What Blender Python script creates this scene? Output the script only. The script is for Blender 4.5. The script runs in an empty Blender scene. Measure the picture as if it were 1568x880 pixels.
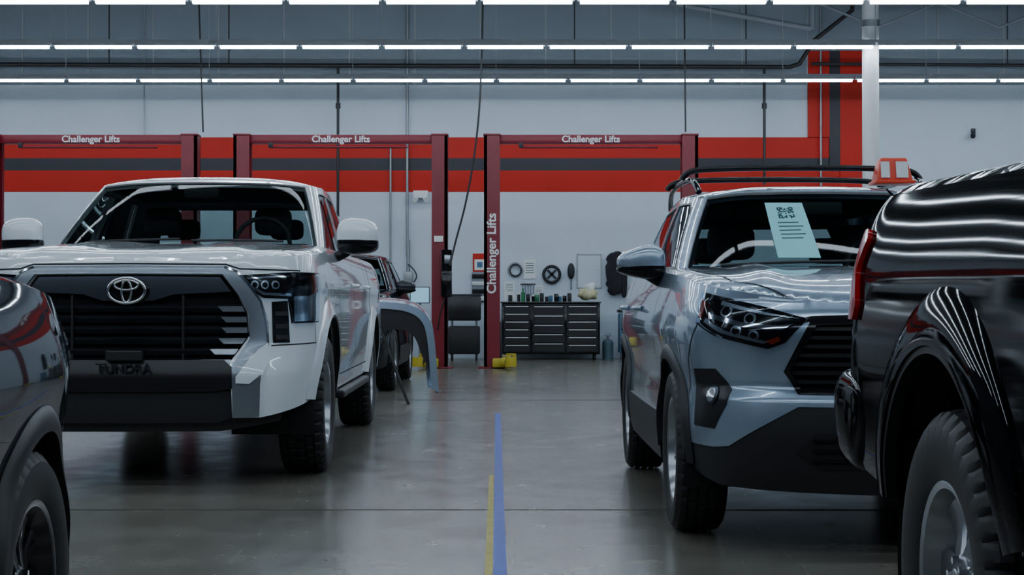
import bpy, bmesh, math, random
import numpy as np
from mathutils import Vector, Matrix
from mathutils.geometry import delaunay_2d_cdt
from bisect import bisect_right
random.seed(4)
COL=bpy.context.scene.collection
# ------------------------------------------------------------ materials
def mat(name,color,rough=.5,metal=0.,coat=0.,emis=0.,noise=0.,nscale=8.,bump=0.,spec=.5,ecol=None):
    m=bpy.data.materials.new(name); m.use_nodes=True
    nt=m.node_tree; b=nt.nodes['Principled BSDF']
    c=(*color,1)
    b.inputs['Base Color'].default_value=c
    b.inputs['Roughness'].default_value=rough
    b.inputs['Metallic'].default_value=metal
    b.inputs['Coat Weight'].default_value=coat
    b.inputs['Coat Roughness'].default_value=.03
    b.inputs['Specular IOR Level'].default_value=spec
    if emis:
        b.inputs['Emission Color'].default_value=(*(ecol or color),1)
        b.inputs['Emission Strength'].default_value=emis
    if noise or bump:
        tc=nt.nodes.new('ShaderNodeTexCoord'); n=nt.nodes.new('ShaderNodeTexNoise')
        n.inputs['Scale'].default_value=nscale; n.inputs['Detail'].default_value=6
        nt.links.new(tc.outputs['Object'],n.inputs['Vector'])
        if noise:
            mx=nt.nodes.new('ShaderNodeMix'); mx.data_type='RGBA'
            mx.inputs[6].default_value=tuple(v*(1-noise) for v in color)+(1,)
            mx.inputs[7].default_value=tuple(min(1,v*(1+noise)) for v in color)+(1,)
            nt.links.new(n.outputs['Fac'],mx.inputs[0]); nt.links.new(mx.outputs[2],b.inputs['Base Color'])
        if bump:
            bp=nt.nodes.new('ShaderNodeBump'); bp.inputs['Strength'].default_value=bump; bp.inputs['Distance'].default_value=.01
            nt.links.new(n.outputs['Fac'],bp.inputs['Height']); nt.links.new(bp.outputs[0],b.inputs['Normal'])
    return m
def glassmat(name,tint,ior=1.5,gl=1.,opaque=None,rough=.02):
    m=bpy.data.materials.new(name); m.use_nodes=True; nt=m.node_tree
    nt.nodes.remove(nt.nodes['Principled BSDF'])
    out=nt.nodes['Material Output']
    t=nt.nodes.new('ShaderNodeBsdfTransparent' if opaque is None else 'ShaderNodeBsdfDiffuse'); t.inputs[0].default_value=(*(tint if opaque is None else opaque),1)
    g=nt.nodes.new('ShaderNodeBsdfGlossy'); g.inputs['Roughness'].default_value=rough; g.inputs['Color'].default_value=(gl,gl,gl,1)
    f=nt.nodes.new('ShaderNodeFresnel'); f.inputs[0].default_value=ior
    mx=nt.nodes.new('ShaderNodeMixShader')
    nt.links.new(f.outputs[0],mx.inputs[0]); nt.links.new(t.outputs[0],mx.inputs[1]); nt.links.new(g.outputs[0],mx.inputs[2])
    nt.links.new(mx.outputs[0],out.inputs[0]); return m
M={}
M['white_paint']=mat('white_paint',(.82,.87,.92),.22,0,1)
M['silver_paint']=mat('silver_paint',(.34,.43,.54),.27,.55,1)
M['grey_paint']=glassmat('grey_paint',None,1.5,.7,(.022,.027,.034),.03)
M['black_paint']=glassmat('black_paint',None,1.42,.5,(.0015,.0015,.002),.05)
M['plastic']=mat('black_plastic',(.013,.013,.015),.5,noise=.2,nscale=60)
M['gloss_black']=mat('gloss_black',(.006,.006,.007),.12,spec=.35)
M['satin_black']=mat('satin_black',(.008,.008,.010),.32,noise=.1,nscale=20)
M['rubber']=mat('tire_rubber',(.014,.014,.015),.6,noise=.25,nscale=30)
M['chrome']=mat('chrome',(.75,.77,.8),.08,1)
M['dchrome']=mat('dark_chrome',(.075,.085,.105),.25,.8)
M['slat']=mat('grille_slat_grey',(.035,.04,.05),.3,.6)
M['satin']=mat('satin_metal',(.30,.33,.37),.28,.85)
M['surround']=mat('grille_surround_grey',(.24,.27,.31),.26,.6,.3)
M['alloy']=mat('alloy_wheel',(.42,.44,.47),.28,.9)
M['dalloy']=mat('dark_alloy',(.02,.02,.023),.25,.3,.6)
M['disc']=mat('brake_disc',(.25,.25,.26),.4,1)
M['interior']=mat('interior_trim',(.03,.034,.036),.7,noise=.2,nscale=20)
M['seat']=mat('seat_fabric',(.09,.095,.10),.85,noise=.3,nscale=50)
M['dark']=mat('underbody',(.008,.008,.008),.9,noise=.2,nscale=5)
M['glass']=glassmat('tinted_glass',(.55,.66,.66),1.33,.25)
M['sglass']=glassmat('side_window_glass',(.40,.48,.48),1.4,.8)
M['tglass']=glassmat('truck_glass',(.58,.66,.65),1.33,.14)
M['lens']=glassmat('lamp_lens',(.85,.9,.95),1.3)
M['redlens']=mat('red_lens',(.50,.006,.008),.15,0,.5)
M['amber']=mat('amber_lens',(.30,.03,.012),.2,0,.5)
M['lampin']=mat('lamp_inner',(.6,.65,.7),.15,.9)
M['liftred']=mat('lift_red',(.19,.006,.018),.35,noise=.15,nscale=4)
M['stripe_red']=mat('stripe_red',(.52,.012,.004),.55,noise=.08,nscale=2,spec=.3)
M['stripe_black']=mat('stripe_black',(.012,.012,.020),.5,noise=.1,nscale=3)
M['white']=mat('white_enamel',(.75,.76,.78),.4,noise=.05,nscale=5)
M['paper']=mat('paper',(.75,.78,.78),.8,noise=.06,nscale=20)
M['cyan']=mat('cyan_paper',(.28,.68,.72),.7,noise=.06,nscale=14)
M['ink']=mat('ink',(.02,.07,.08),.8,noise=.1,nscale=30)
M['yellow']=mat('yellow_paint',(.55,.44,.03),.5,noise=.2,nscale=12)
M['blueline']=mat('blue_floor_tape',(.012,.06,.42),.5,noise=.25,nscale=9)
M['yellowline']=mat('yellow_floor_tape',(.46,.38,.08),.6,noise=.45,nscale=9)
M['pipe']=mat('black_pipe',(.02,.02,.022),.5,noise=.2,nscale=6)
M['galv']=mat('galvanised_steel',(.32,.34,.36),.45,.6,noise=.15,nscale=6)
M['tube']=mat('fluorescent_tube',(.86,.93,1.),.5,emis=31,ecol=(.73,.87,1.))
M['steel']=mat('steel_beam',(.24,.26,.29),.6,noise=.12,nscale=3)
M['orange']=mat('orange_plastic',(.75,.05,.012),.4,noise=.06,nscale=5)
M['joint']=mat('joint_filler',(.035,.033,.03),.8,noise=.2,nscale=8)
M['screen']=mat('screen',(.3,.6,.75),.3,emis=.5)
M['blue']=mat('blue_plastic',(.05,.14,.25),.5,noise=.1,nscale=8)
M['teal']=mat('green_bottle',(.02,.2,.08),.3,noise=.1,nscale=8)
M['greytank']=mat('cylinder_grey',(.06,.12,.15),.4,noise=.1,nscale=8)
M['cloth']=mat('cloth_yellow',(.62,.58,.35),.9,noise=.2,nscale=12,bump=.4)
M['darkcloth']=mat('dark_cloth',(.02,.02,.026),.95,noise=.3,nscale=10,bump=.4)
# ------------------------------------------------------------ basic helpers
def group(name,loc=(0,0,0),rz=0,sc=1):
    e=bpy.data.objects.new(name,None); e.empty_display_size=.2
    e.location=loc; e.rotation_euler=(0,0,rz); e.scale=(sc,sc,sc); COL.objects.link(e); return e
def link(name,me,parent,m):
    o=bpy.data.objects.new(name,me); COL.objects.link(o)
    if parent: o.parent=parent
    if m is not None and hasattr(me,'materials'): me.materials.append(M[m] if isinstance(m,str) else m)
    return o
def finish(me,ang=35):
    me.shade_smooth() if hasattr(me,'shade_smooth') else None
    try: me.set_sharp_from_angle(angle=math.radians(ang))
    except Exception: pass
def rotm(rot):
    return Matrix.Rotation(rot[2],3,'Z')@Matrix.Rotation(rot[1],3,'Y')@Matrix.Rotation(rot[0],3,'X')
def box(parent,name,c,s,m,bev=0.,rot=(0,0,0),taper=None):
    bm=bmesh.new(); bmesh.ops.create_cube(bm,size=1)
    for v in bm.verts:
        if taper and v.co.z>0: v.co.x*=taper[0]; v.co.y*=taper[1]
        v.co=Vector((v.co.x*s[0],v.co.y*s[1],v.co.z*s[2]))
    if bev: bmesh.ops.bevel(bm,geom=bm.edges[:],offset=min(bev,min(s)*.45),segments=2,affect='EDGES',profile=.5)
    R=rotm(rot)
    for v in bm.verts: v.co=R@v.co+Vector(c)
    me=bpy.data.meshes.new(name); bm.to_mesh(me); bm.free()
    if bev: finish(me,40)
    return link(name,me,parent,m)
def boxes(parent,name,lst,m,bev=0.):
    bm=bmesh.new()
    for c,s in lst:
        r=bmesh.ops.create_cube(bm,size=1)
        for v in r['verts']: v.co=Vector((v.co.x*s[0]+c[0],v.co.y*s[1]+c[1],v.co.z*s[2]+c[2]))
    if bev: bmesh.ops.bevel(bm,geom=bm.edges[:],offset=bev,segments=2,affect='EDGES',profile=.5)
    me=bpy.data.meshes.new(name); bm.to_mesh(me); bm.free()
    return link(name,me,parent,m)
def cyl(parent,name,p0,p1,r,m,r2=None,seg=24):
    p0=Vector(p0);p1=Vector(p1);d=p1-p0;L=d.length
    bm=bmesh.new(); bmesh.ops.create_cone(bm,cap_ends=True,segments=seg,radius1=r,radius2=r if r2 is None else r2,depth=L)
    q=Vector((0,0,1)).rotation_difference(d.normalized()).to_matrix()
    for v in bm.verts: v.co=q@v.co+(p0+p1)/2
    me=bpy.data.meshes.new(name); bm.to_mesh(me); bm.free(); finish(me,40)
    return link(name,me,parent,m)
def tube(parent,name,pts,r,m,cyclic=False,smooth=False,flat=None):
    cu=bpy.data.curves.new(name,'CURVE'); cu.dimensions='3D'; cu.bevel_depth=r; cu.bevel_resolution=3
    cu.use_fill_caps=True
    if smooth:
        sp=cu.splines.new('NURBS'); sp.points.add(len(pts)-1)
        for i,p in enumerate(pts): sp.points[i].co=(*p,1)
        sp.use_endpoint_u=not cyclic; sp.order_u=3; sp.use_cyclic_u=cyclic; sp.resolution_u=6
    else:
        sp=cu.splines.new('POLY'); sp.points.add(len(pts)-1)
        for i,p in enumerate(pts): sp.points[i].co=(*p,1)
        sp.use_cyclic_u=cyclic
    return link(name,cu,parent,m)
def sp(v,e): return math.copysign(abs(v)**e,v)
def blob(parent,name,c,s,m,e=.45,e2=None,rot=(0,0,0),n=28,warp=None):
    e2=e if e2 is None else e2
    vs=[];fs=[];nv=n//2
    for j in range(nv+1):
        b=-math.pi/2+math.pi*j/nv
        for i in range(n):
            a=2*math.pi*i/n
            p=Vector((sp(math.cos(b),e2)*sp(math.cos(a),e)*s[0]/2,sp(math.cos(b),e2)*sp(math.sin(a),e)*s[1]/2,sp(math.sin(b),e2)*s[2]/2))
            if warp: p=warp(p)
            vs.append(p)
    for j in range(nv):
        for i in range(n):
            k=(i+1)%n; fs.append((j*n+i,j*n+k,(j+1)*n+k,(j+1)*n+i))
    R=rotm(rot); vs=[R@v+Vector(c) for v in vs]
    me=bpy.data.meshes.new(name); me.from_pydata(vs,[],fs); me.validate()
    bm=bmesh.new();bm.from_mesh(me);bmesh.ops.remove_doubles(bm,verts=bm.verts,dist=1e-5);bm.to_mesh(me);bm.free()
    finish(me,70); return link(name,me,parent,m)
def lathe(parent,name,prof,c,m,sgn=1,seg=72,rf=None,ang=35):
    vs=[];fs=[];n=len(prof)
    for i in range(seg):
        a=2*math.pi*i/seg
        for j,(ax,r) in enumerate(prof):
            rr=r+(rf(i,j) if rf else 0)
            vs.append((c[0]+sgn*ax,c[1]+rr*math.cos(a),c[2]+rr*math.sin(a)))
    for i in range(seg):
        k=(i+1)%seg
        for j in range(n-1):
            f=(i*n+j,i*n+j+1,k*n+j+1,k*n+j)
            fs.append(f if sgn>0 else f[::-1])
    me=bpy.data.meshes.new(name); me.from_pydata(vs,[],fs)
    bm=bmesh.new();bm.from_mesh(me);bmesh.ops.recalc_face_normals(bm,faces=bm.faces);bm.to_mesh(me);bm.free()
    finish(me,ang); return link(name,me,parent,m)
def text(parent,name,body,loc,size,m,rot=(math.pi/2,0,0),ext=.003,bold=.0,align='CENTER'):
    cu=bpy.data.curves.new(name,'FONT'); cu.body=body; cu.size=size; cu.extrude=ext; cu.offset=bold
    cu.align_x=align; cu.align_y='CENTER'
    o=link(name,cu,parent,m); o.location=loc; o.rotation_euler=rot; return o
# ------------------------------------------------------------ smooth interp
def pchip(pts):
    xs=[float(p[0]) for p in pts]; ys=[float(p[1]) for p in pts]; n=len(xs)
    h=[xs[i+1]-xs[i] for i in range(n-1)]; d=[(ys[i+1]-ys[i])/h[i] for i in range(n-1)]
    ms=[0]*n; ms[0]=d[0]; ms[-1]=d[-1]
    for i in range(1,n-1):
        if d[i-1]*d[i]<=0: ms[i]=0
        else:
            w1=2*h[i]+h[i-1]; w2=h[i]+2*h[i-1]; ms[i]=(w1+w2)/(w1/d[i-1]+w2/d[i])
    def f(x):
        if x<=xs[0]: return ys[0]
        if x>=xs[-1]: return ys[-1]
        i=bisect_right(xs,x)-1; t=(x-xs[i])/h[i]
        return (2*t**3-3*t*t+1)*ys[i]+(t**3-2*t*t+t)*h[i]*ms[i]+(-2*t**3+3*t*t)*ys[i+1]+(t**3-t*t)*h[i]*ms[i+1]
    return f
def sstep(a,b,x):
    t=max(0,min(1,(x-a)/(b-a))); return t*t*(3-2*t)
def inpoly(P,poly):
    x=P[:,0];y=P[:,1];ins=np.zeros(len(P),bool);n=len(poly)
    for i in range(n):
        x1,y1=poly[i];x2,y2=poly[(i+1)%n]
        if y1==y2: continue
        c=((y1>y)!=(y2>y))&(x<(x2-x1)*(y-y1)/(y2-y1)+x1)
        ins^=c
    return ins
# ------------------------------------------------------------ panel: fine mesh of a 2-D outline mapped on a surface
def panel(parent,name,func,poly,m,step=(.03,.03),holes=(),mirror=False,skirt=.012,center=(0,1.5,.7),inv=False,eps=.004):
    sa,sb=step; pts=[];edges=[];loops=[];spolys=[]
    for lp in [poly]+list(holes):
        base=len(pts);L=len(lp)
        for i in range(L):
            a0,b0=lp[i];a1,b1=lp[(i+1)%L]
            ln=math.hypot((a1-a0)/sa,(b1-b0)/sb)
            if ln<1e-6: continue
            k=max(1,math.ceil(ln-.01))
            for j in range(k): pts.append(((a0+(a1-a0)*j/k)/sa,(b0+(b1-b0)*j/k)/sb))
        n=len(pts)-base
        edges+=[(base+i,base+(i+1)%n) for i in range(n)]
        loops.append(list(range(base,base+n))); spolys.append([(a/sa,b/sb) for a,b in lp])
    B=np.array(pts); mn=B.min(0);mx=B.max(0)
    g=[]
    r=0;b=mn[1]+.5
    while b<mx[1]:
        a=mn[0]+(.5 if r%2 else 0)+.25
        while a<mx[0]: g.append((a,b)); a+=1
        b+=.87;r+=1
    if g:
        G=np.array(g); ok=inpoly(G,spolys[0])
        for h in spolys[1:]: ok&=~inpoly(G,h)
        G=G[ok]
        if len(G):
            keep=np.ones(len(G),bool)
            for i0 in range(0,len(G),2000):
                D=((G[i0:i0+2000,None,:]-B[None,:,:])**2).sum(2).min(1); keep[i0:i0+2000]=D>.3
            G=G[keep]
        allp=[Vector(p) for p in pts]+[Vector((float(p[0]),float(p[1]))) for p in G]
    else: allp=[Vector(p) for p in pts]
    ov,oe,of,orv,_,_=delaunay_2d_cdt(allp,edges,[],0,1e-6)
    idx={}
    for i,l in enumerate(orv):
        for q in l: idx[q]=i
    C=np.array([[(ov[f[0]][k]+ov[f[1]][k]+ov[f[2]][k])/3 for k in (0,1)] for f in of])
    ok=inpoly(C,spolys[0])
    for h in spolys[1:]: ok&=~inpoly(C,h)
    tris=[tuple(f) for f,o in zip(of,ok) if o]
    P=[];N=[]
    cen=Vector(center)
    for v in ov:
        a=v[0]*sa;bb=v[1]*sb
        p=func(a,bb)
        ea=eps*sa/.03; eb=eps*sb/.03
        n=(func(a+ea,bb)-func(a-ea,bb)).cross(func(a,bb+eb)-func(a,bb-eb))
        if n.length<1e-12: n=Vector((0,0,1))
        n.normalize()
        P.append(p);N.append(n)
    sg=0
    for p,n in zip(P,N): sg+=1 if n.dot(p-cen)>0 else -1
    if (sg<0)!=inv: N=[-n for n in N]
    if tris:
        sc=0
        for t in tris[:60]:
            fn=(P[t[1]]-P[t[0]]).cross(P[t[2]]-P[t[0]]); sc+=1 if fn.dot(N[t[0]])>0 else -1
        if sc<0: tris=[t[::-1] for t in tris]
    V=list(P);NN=[n.copy() for n in N];F=list(tris)
    if skirt:
        for lp in loops:
            ids=[idx[i] for i in lp]; b0=len(V); n=len(ids)
            for i in ids: V.append(P[i]); V.append(P[i]-N[i]*skirt); NN.append(Vector((0,0,0)));NN.append(Vector((0,0,0)))
            for i in range(n):
                k=(i+1)%n; F.append((b0+2*i,b0+2*k,b0+2*k+1,b0+2*i+1))
    if mirror:
        n0=len(V)
        V+= [Vector((-v.x,v.y,v.z)) for v in V]; NN+=[Vector((-v.x,v.y,v.z)) for v in NN]
        F+=[tuple(i+n0 for i in f)[::-1] for f in F]
    me=bpy.data.meshes.new(name); me.from_pydata(V,[],F)
    me.polygons.foreach_set('use_smooth',[True]*len(me.polygons))
    me.normals_split_custom_set_from_vertices(NN)
    return link(name,me,parent,m)
def strip(parent,name,func,pts,w,m,mirror=True,n=10):
    V=[];F=[]
    D=[]
    for i in range(len(pts)-1):
        for j in range(n): t=j/n; D.append((pts[i][0]*(1-t)+pts[i+1][0]*t,pts[i][1]*(1-t)+pts[i+1][1]*t))
    D.append(pts[-1])
    for i,p in enumerate(D):
        q0=D[max(0,i-1)];q1=D[min(len(D)-1,i+1)]
        tx,ty=q1[0]-q0[0],q1[1]-q0[1];l=math.hypot(tx,ty) or 1
        nx,ny=-ty/l*w/2,tx/l*w/2
        V+= [func(p[0]+nx,p[1]+ny),func(p[0]-nx,p[1]-ny)]
    for i in range(len(D)-1): F.append((2*i,2*i+1,2*i+3,2*i+2))
    if mirror:
        n0=len(V);V+=[Vector((-v.x,v.y,v.z)) for v in V];F+=[tuple(i+n0 for i in f) for f in F]
    me=bpy.data.meshes.new(name);me.from_pydata(V,[],F);return link(name,me,parent,m)
# ------------------------------------------------------------ vehicle body surface
class Wrap:
    def __init__(s,ctrl,fp,sd,rp,c0,c1,r0,r1,g,c):
        pl=[]
        n=len(ctrl)
        for i,q in enumerate(ctrl):
            p=Vector(q[:2]);r=q[2] if len(q)>2 else 0
            if i in(0,n-1) or r==0: pl.append(p);continue
            a=Vector(ctrl[i-1][:2])-p;b=Vector(ctrl[i+1][:2])-p
            A=p+a.normalized()*min(r,a.length*.49);Bq=p+b.normalized()*min(r,b.length*.49)
            for k in range(13):
                t=k/12;pl.append(A*(1-t)**2+p*2*t*(1-t)+Bq*t*t)
        P=np.array([[v.x,v.y] for v in pl])
        L=np.r_[0,np.cumsum(np.hypot(*np.diff(P,axis=0).T))]
        N=int(L[-1]/.01)+1; S=np.linspace(0,L[-1],N)
        X=np.interp(S,L,P[:,0]);Y=np.interp(S,L,P[:,1])
        for _ in range(30):
            Xe=np.r_[-X[1],X,-X[-2]];Ye=np.r_[Y[1],Y,Y[-2]]
            X=(Xe[:-2]+2*X+Xe[2:])/4;Y=(Ye[:-2]+2*Y+Ye[2:])/4
            X[0]=0;X[-1]=0
        s.L=np.r_[0,np.cumsum(np.hypot(np.diff(X),np.diff(Y)))]
        s.X=X;s.Y=Y;s.N=N;s.end=float(s.L[-1])
        tx=np.gradient(X,s.L);ty=np.gradient(Y,s.L);l=np.hypot(tx,ty)
        s.nx=ty/l;s.ny=-tx/l
        for _ in range(4):
            s.nx[1:-1]=(s.nx[:-2]+2*s.nx[1:-1]+s.nx[2:])/4;s.ny[1:-1]=(s.ny[:-2]+2*s.ny[1:-1]+s.ny[2:])/4
        s.nx[0]=0;s.nx[-1]=0
        s.fp=pchip(fp);s.sd=pchip(sd);s.rp=pchip(rp);s.c0=c0;s.c1=c1;s.r0=r0;s.r1=r1;s.g=g;s.c=c
    def P(s,q,z,off=0):
        m=1
        if q<0: q=-q;m=-1
        if q>s.end: q=2*s.end-q;m=-m
        i=min(int(np.searchsorted(s.L,q)),s.N-1);i=max(i,1)
        t=(q-s.L[i-1])/(s.L[i]-s.L[i-1])
        x=s.X[i-1]*(1-t)+s.X[i]*t;y=s.Y[i-1]*(1-t)+s.Y[i]*t
        nx=s.nx[i-1]*(1-t)+s.nx[i]*t;ny=s.ny[i-1]*(1-t)+s.ny[i]*t
        w=sstep(s.c0,s.c1,q);w2=sstep(s.end-s.r1,s.end-s.r0,q)
        ins=(s.fp(z)*(1-w)+s.sd(z)*w)*(1-w2)+s.rp(z)*w2
        o=off-ins
        return Vector((m*(x+nx*o),y+ny*o,z))
    def F(s,off=0): return lambda a,b:s.P(a,b,off)
    def sy(s,y): return float(np.interp(y,s.Y[:s.N-60],s.L[:s.N-60]))
    def sx(s,x):
        k=int(np.argmax(s.X>=s.X.max()-.01)); return float(np.interp(x,s.X[:k],s.L[:k]))
    def rx(s,x):
        return s.end-float(np.interp(x,s.X[::-1][:int(s.N*.2)],(s.end-s.L)[::-1][:int(s.N*.2)]))
    def ztop(s,q):
        z=s.g(float(np.interp(abs(q),s.L,s.Y)))-s.c
        for _ in range(3): z=s.g(s.P(q,z).y)-s.c
        return z
    def top(s,q0,q1,d=.04):
        n=max(2,int(abs(q1-q0)/d)); return [(q0+(q1-q0)*i/n,s.ztop(q0+(q1-q0)*i/n)) for i in range(n+1)]
    def arch(s,yc,zc,rx,rz,zb,n=26):
        sc=s.sy(yc);a0=math.asin((zb-zc)/rz)
        return [(sc+rx*math.cos(a0+(math.pi-2*a0)*i/n),zc+rz*math.sin(a0+(math.pi-2*a0)*i/n)) for i in range(n+1)]
def deckfunc(W,bulge,fall=.05):
    q=np.linspace(-W.end,W.end,900)
    B=np.array([[*W.P(a,W.ztop(a))[:2]] for a in q]);A=B[:-1];D=B[1:]-A;DD=(D**2).sum(1)+1e-12
    def f(x,y):
        p=np.array([x,y]);t=np.clip(((p-A)*D).sum(1)/DD,0,1)
        d=math.sqrt(float(((A+D*t[:,None]-p)**2).sum(1).min()))
        return Vector((x,y,W.g(y)-W.c*math.exp(-d/fall)+bulge(x,y)*(1-math.exp(-d/.07))))
    return f,B
class House:
    def __init__(s,base,top,bulge,crown):
        n=len(base);s.U=n-1
        def mk(L,k,odd):
            pts=[]
            for u in (-2,-1): v=L[-u][k];pts.append((u,-v if odd else v))
            for i in range(n): pts.append((i,L[i][k]))
            for j in (1,2): v=L[n-1-j][k];pts.append((n-1+j,-v if odd else v))
            return pchip(pts)
        s.b=[mk(base,k,k==0) for k in range(3)];s.t=[mk(top,k,k==0) for k in range(3)]
        s.bulge=bulge;s.crown=crown
        s.cy=(top[0][1]+top[-1][1])/2
    def P(s,u,t,off=0):
        m=1
        if u<0:u=-u;m=-1
        if u>s.U:u=2*s.U-u;m=-m
        b=Vector([f(u) for f in s.b]);tp=Vector([f(u) for f in s.t])
        p=b.lerp(tp,t)
        o=s.bulge*4*t*(1-t)+off
        d=Vector((p.x,(p.y-s.cy)*.55,.25));d.normalize()
        p=p+d*o
        return Vector((m*p.x,p.y,p.z))
    def F(s,off=0): return lambda a,b:s.P(a,b,off)
    def roof(s,u,r):
        m=1
        if u<0:u=-u;m=-1
        if u>s.U:u=2*s.U-u;m=-m
        tp=s.P(u,1); c=Vector((0,s.cy,tp.z))
        p=c.lerp(tp,r); p.z=tp.z*r**2+(1-r**2)*s.t[2](4)+s.crown*(1-r**4)
        return Vector((m*p.x,p.y,p.z))
def flare(G,name,W,yc,zc,rx,rz,w,out,zb,m,fn=None,mirror=True):
    sc=W.sy(yc);a0=math.asin((zb-zc)/rz)
    fn=fn or (lambda t:out*(1-t**3)+.003)
    def f(a,t):
        return W.P(sc+(rx+w*t)*math.cos(a),zc+(rz+w*t)*math.sin(a),fn(min(1,max(0,t))))
    panel(G,name,f,[(a0,0),(math.pi-a0,0),(math.pi-a0,1),(a0,1)],m,step=(.06,.1),mirror=mirror,skirt=.03)
def liner(G,name,yc,zc,rx,rz,xo,xi):
    f=lambda a,x:Vector((x,yc+rx*math.cos(a),zc+rz*math.sin(a)))
    panel(G,name,f,[(-.3,xi),(math.pi+.3,xi),(math.pi+.3,xo),(-.3,xo)],'dark',step=(.12,.1),mirror=True,skirt=0,inv=True,center=(0,yc,zc))
def wheel(G,name,c,R,w,rr,style,sgn,tread='road'):
    e=bpy.data.objects.new(name,None);COL.objects.link(e);e.parent=G;e.location=c
    h=R-rr;hw=w/2
    pr=[(-hw*.82,rr-.005),(-hw*.97,rr+.25*h),(-hw,rr+.5*h),(-hw*.97,rr+.75*h),(-hw*.90,R-.022),(-hw*.80,R-.007)]
    flag=[0]*len(pr)
    gs=[-.5,-.17,.17,.5]
    gw=.006;gd=.012
    for gx in gs:
        x=gx*hw*1.1
        pr+=[(x-gw,R-.001),(x-gw+.001,R-gd),(x+gw-.001,R-gd),(x+gw,R-.001)];flag+=[1,0,0,1]
    pr+=[(hw*.80,R-.007),(hw*.90,R-.022),(hw*.97,rr+.75*h),(hw,rr+.5*h),(hw*.97,rr+.25*h),(hw*.90,rr+.04*h),(hw*.82,rr-.008)]
    flag+=[1,1,0,0,0,0,0];flag[4]=1;flag[5]=1
    seg=200
    dep=.014 if tread=='at' else .007
    def rf(i,j):
        if not flag[j]: return 0
        q=j//5*2
        return -dep if ((i+q)%5==0) else 0
    lathe(e,'tire',pr,(0,0,0),'rubber',sgn,seg,rf,ang=30)
    rim={'silver':'alloy','split':'alloy','black':'dalloy','truck':'alloy'}[style]
    lathe(e,'rim_barrel',[(-hw*.8,rr-.002),(-hw*.8,rr-.02),(-hw*.4,rr-.045),(hw*.3,rr-.05),(hw*.72,rr-.022),(hw*.84,rr-.016),(hw*.88,rr-.004),(hw*.86,rr+.006),(hw*.8,rr+.002)],(0,0,0),rim,sgn,96)
    lathe(e,'brake_disc',[(hw*.1,.0),(hw*.12,rr*.68),(hw*.05,rr*.68),(hw*.05,0)],(0,0,0),'disc',sgn,48)
    lathe(e,'wheel_back',[(-hw*.3,.0),(-hw*.3,rr-.03)],(0,0,0),'dark',sgn,48)
    fa=hw*.72
    lathe(e,'hub',[(fa*.2,.075),(fa-.02,.072),(fa-.012,.06),(fa-.012,.036),(fa+.0,.034),(fa+.004,.026),(fa+.005,0)],(0,0,0),rim,sgn,48)
    if style=='silver': S=[(k*72+d,.021,.026,d) for k in range(5) for d in(-12,12)]
    elif style=='split': S=[(k*60,.036,.058,0) for k in range(6)]
    elif style=='black': S=[(k*36+d,.011,.016,d) for k in range(10) for d in (-6,6)]
    else: S=[(k*60+30,.034,.05,0) for k in range(6)]
    V=[];F=[]
    for ang,w0,w1,d in S:
        secs=[]
        for t in (0,.2,.5,.8,1):
            rho=.05+(rr-.02-.05)*t
            ww=w0+(w1-w0)*t
            af=fa-.012-.018*math.sin(math.pi*t*.8)+.004*t
            a=math.radians(ang-(d*.45*(1-t)))
            ca,sa=math.cos(a),math.sin(a);b=len(V)
            for (o,ax) in ((-ww,af-.045),(-ww,af-.008),(-ww*.72,af),(ww*.72,af),(ww,af-.008),(ww,af-.045)):
                V.append((sgn*ax,rho*ca-o*sa,rho*sa+o*ca))
            secs.append(b)
        for b0,b1 in zip(secs,secs[1:]):
            for k in range(5): F.append((b0+k,b0+k+1,b1+k+1,b1+k))
    me=bpy.data.meshes.new('spokes');me.from_pydata(V,[],F)
    bm=bmesh.new();bm.from_mesh(me);bmesh.ops.recalc_face_normals(bm,faces=bm.faces);bm.to_mesh(me);bm.free()
    finish(me,30);link('spokes',me,e,rim)
    bm=bmesh.new()
    nn=5 if style in('silver','black') else 6
    for k in range(nn):
        a=2*math.pi*k/nn+.3
        r=bmesh.ops.create_cone(bm,cap_ends=True,segments=6,radius1=.011,radius2=.009,depth=.03)
        for v in r['verts']: v.co=Vector((sgn*(fa-.012+v.co.z),.052*math.cos(a)+v.co.x,.052*math.sin(a)+v.co.y))
    me=bpy.data.meshes.new('lug_nuts');bm.to_mesh(me);bm.free();link('lug_nuts',me,e,'chrome')
def seats(G,y0,y1,xs,zb,zt,rear=True):
    def one(x,y,w):
        blob(G,'seat_back',(x,y,(zb+zt)/2-.1),(w,.16,zt-zb-.15),'seat',.4,.35,rot=(-.2,0,0),n=20)
        blob(G,'seat_cushion',(x,y-.28,zb+.02),(w,.5,.18),'seat',.4,n=20)
    for x in xs:
        one(x,y0,.5);blob(G,'headrest',(x,y0+.08,zt+.02),(.27,.11,.2),'seat',.5,n=20)
    if rear:
        one(0,y1,1.25)
        for x in xs: blob(G,'headrest',(x,y1+.08,zt),(.26,.1,.16),'seat',.5,n=20)
def ring(c,rx,rz,n=32,y=None):
    return [(c[0]+rx*math.cos(2*math.pi*i/n),c[1],c[2]+rz*math.sin(2*math.pi*i/n)) for i in range(n)]
def emblem(G,c,s,m='chrome',tilt=0):
    e=bpy.data.objects.new('front_emblem',None);COL.objects.link(e);e.parent=G;e.location=c;e.rotation_euler=(tilt,0,0)
    tube(e,'emblem_outer',ring((0,0,0),.5*s,.34*s),.045*s,m,True)
    tube(e,'emblem_bar',ring((0,0,.15*s),.32*s,.13*s),.035*s,m,True)
    tube(e,'emblem_stem',ring((0,0,-.02*s),.13*s,.30*s),.035*s,m,True)
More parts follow.
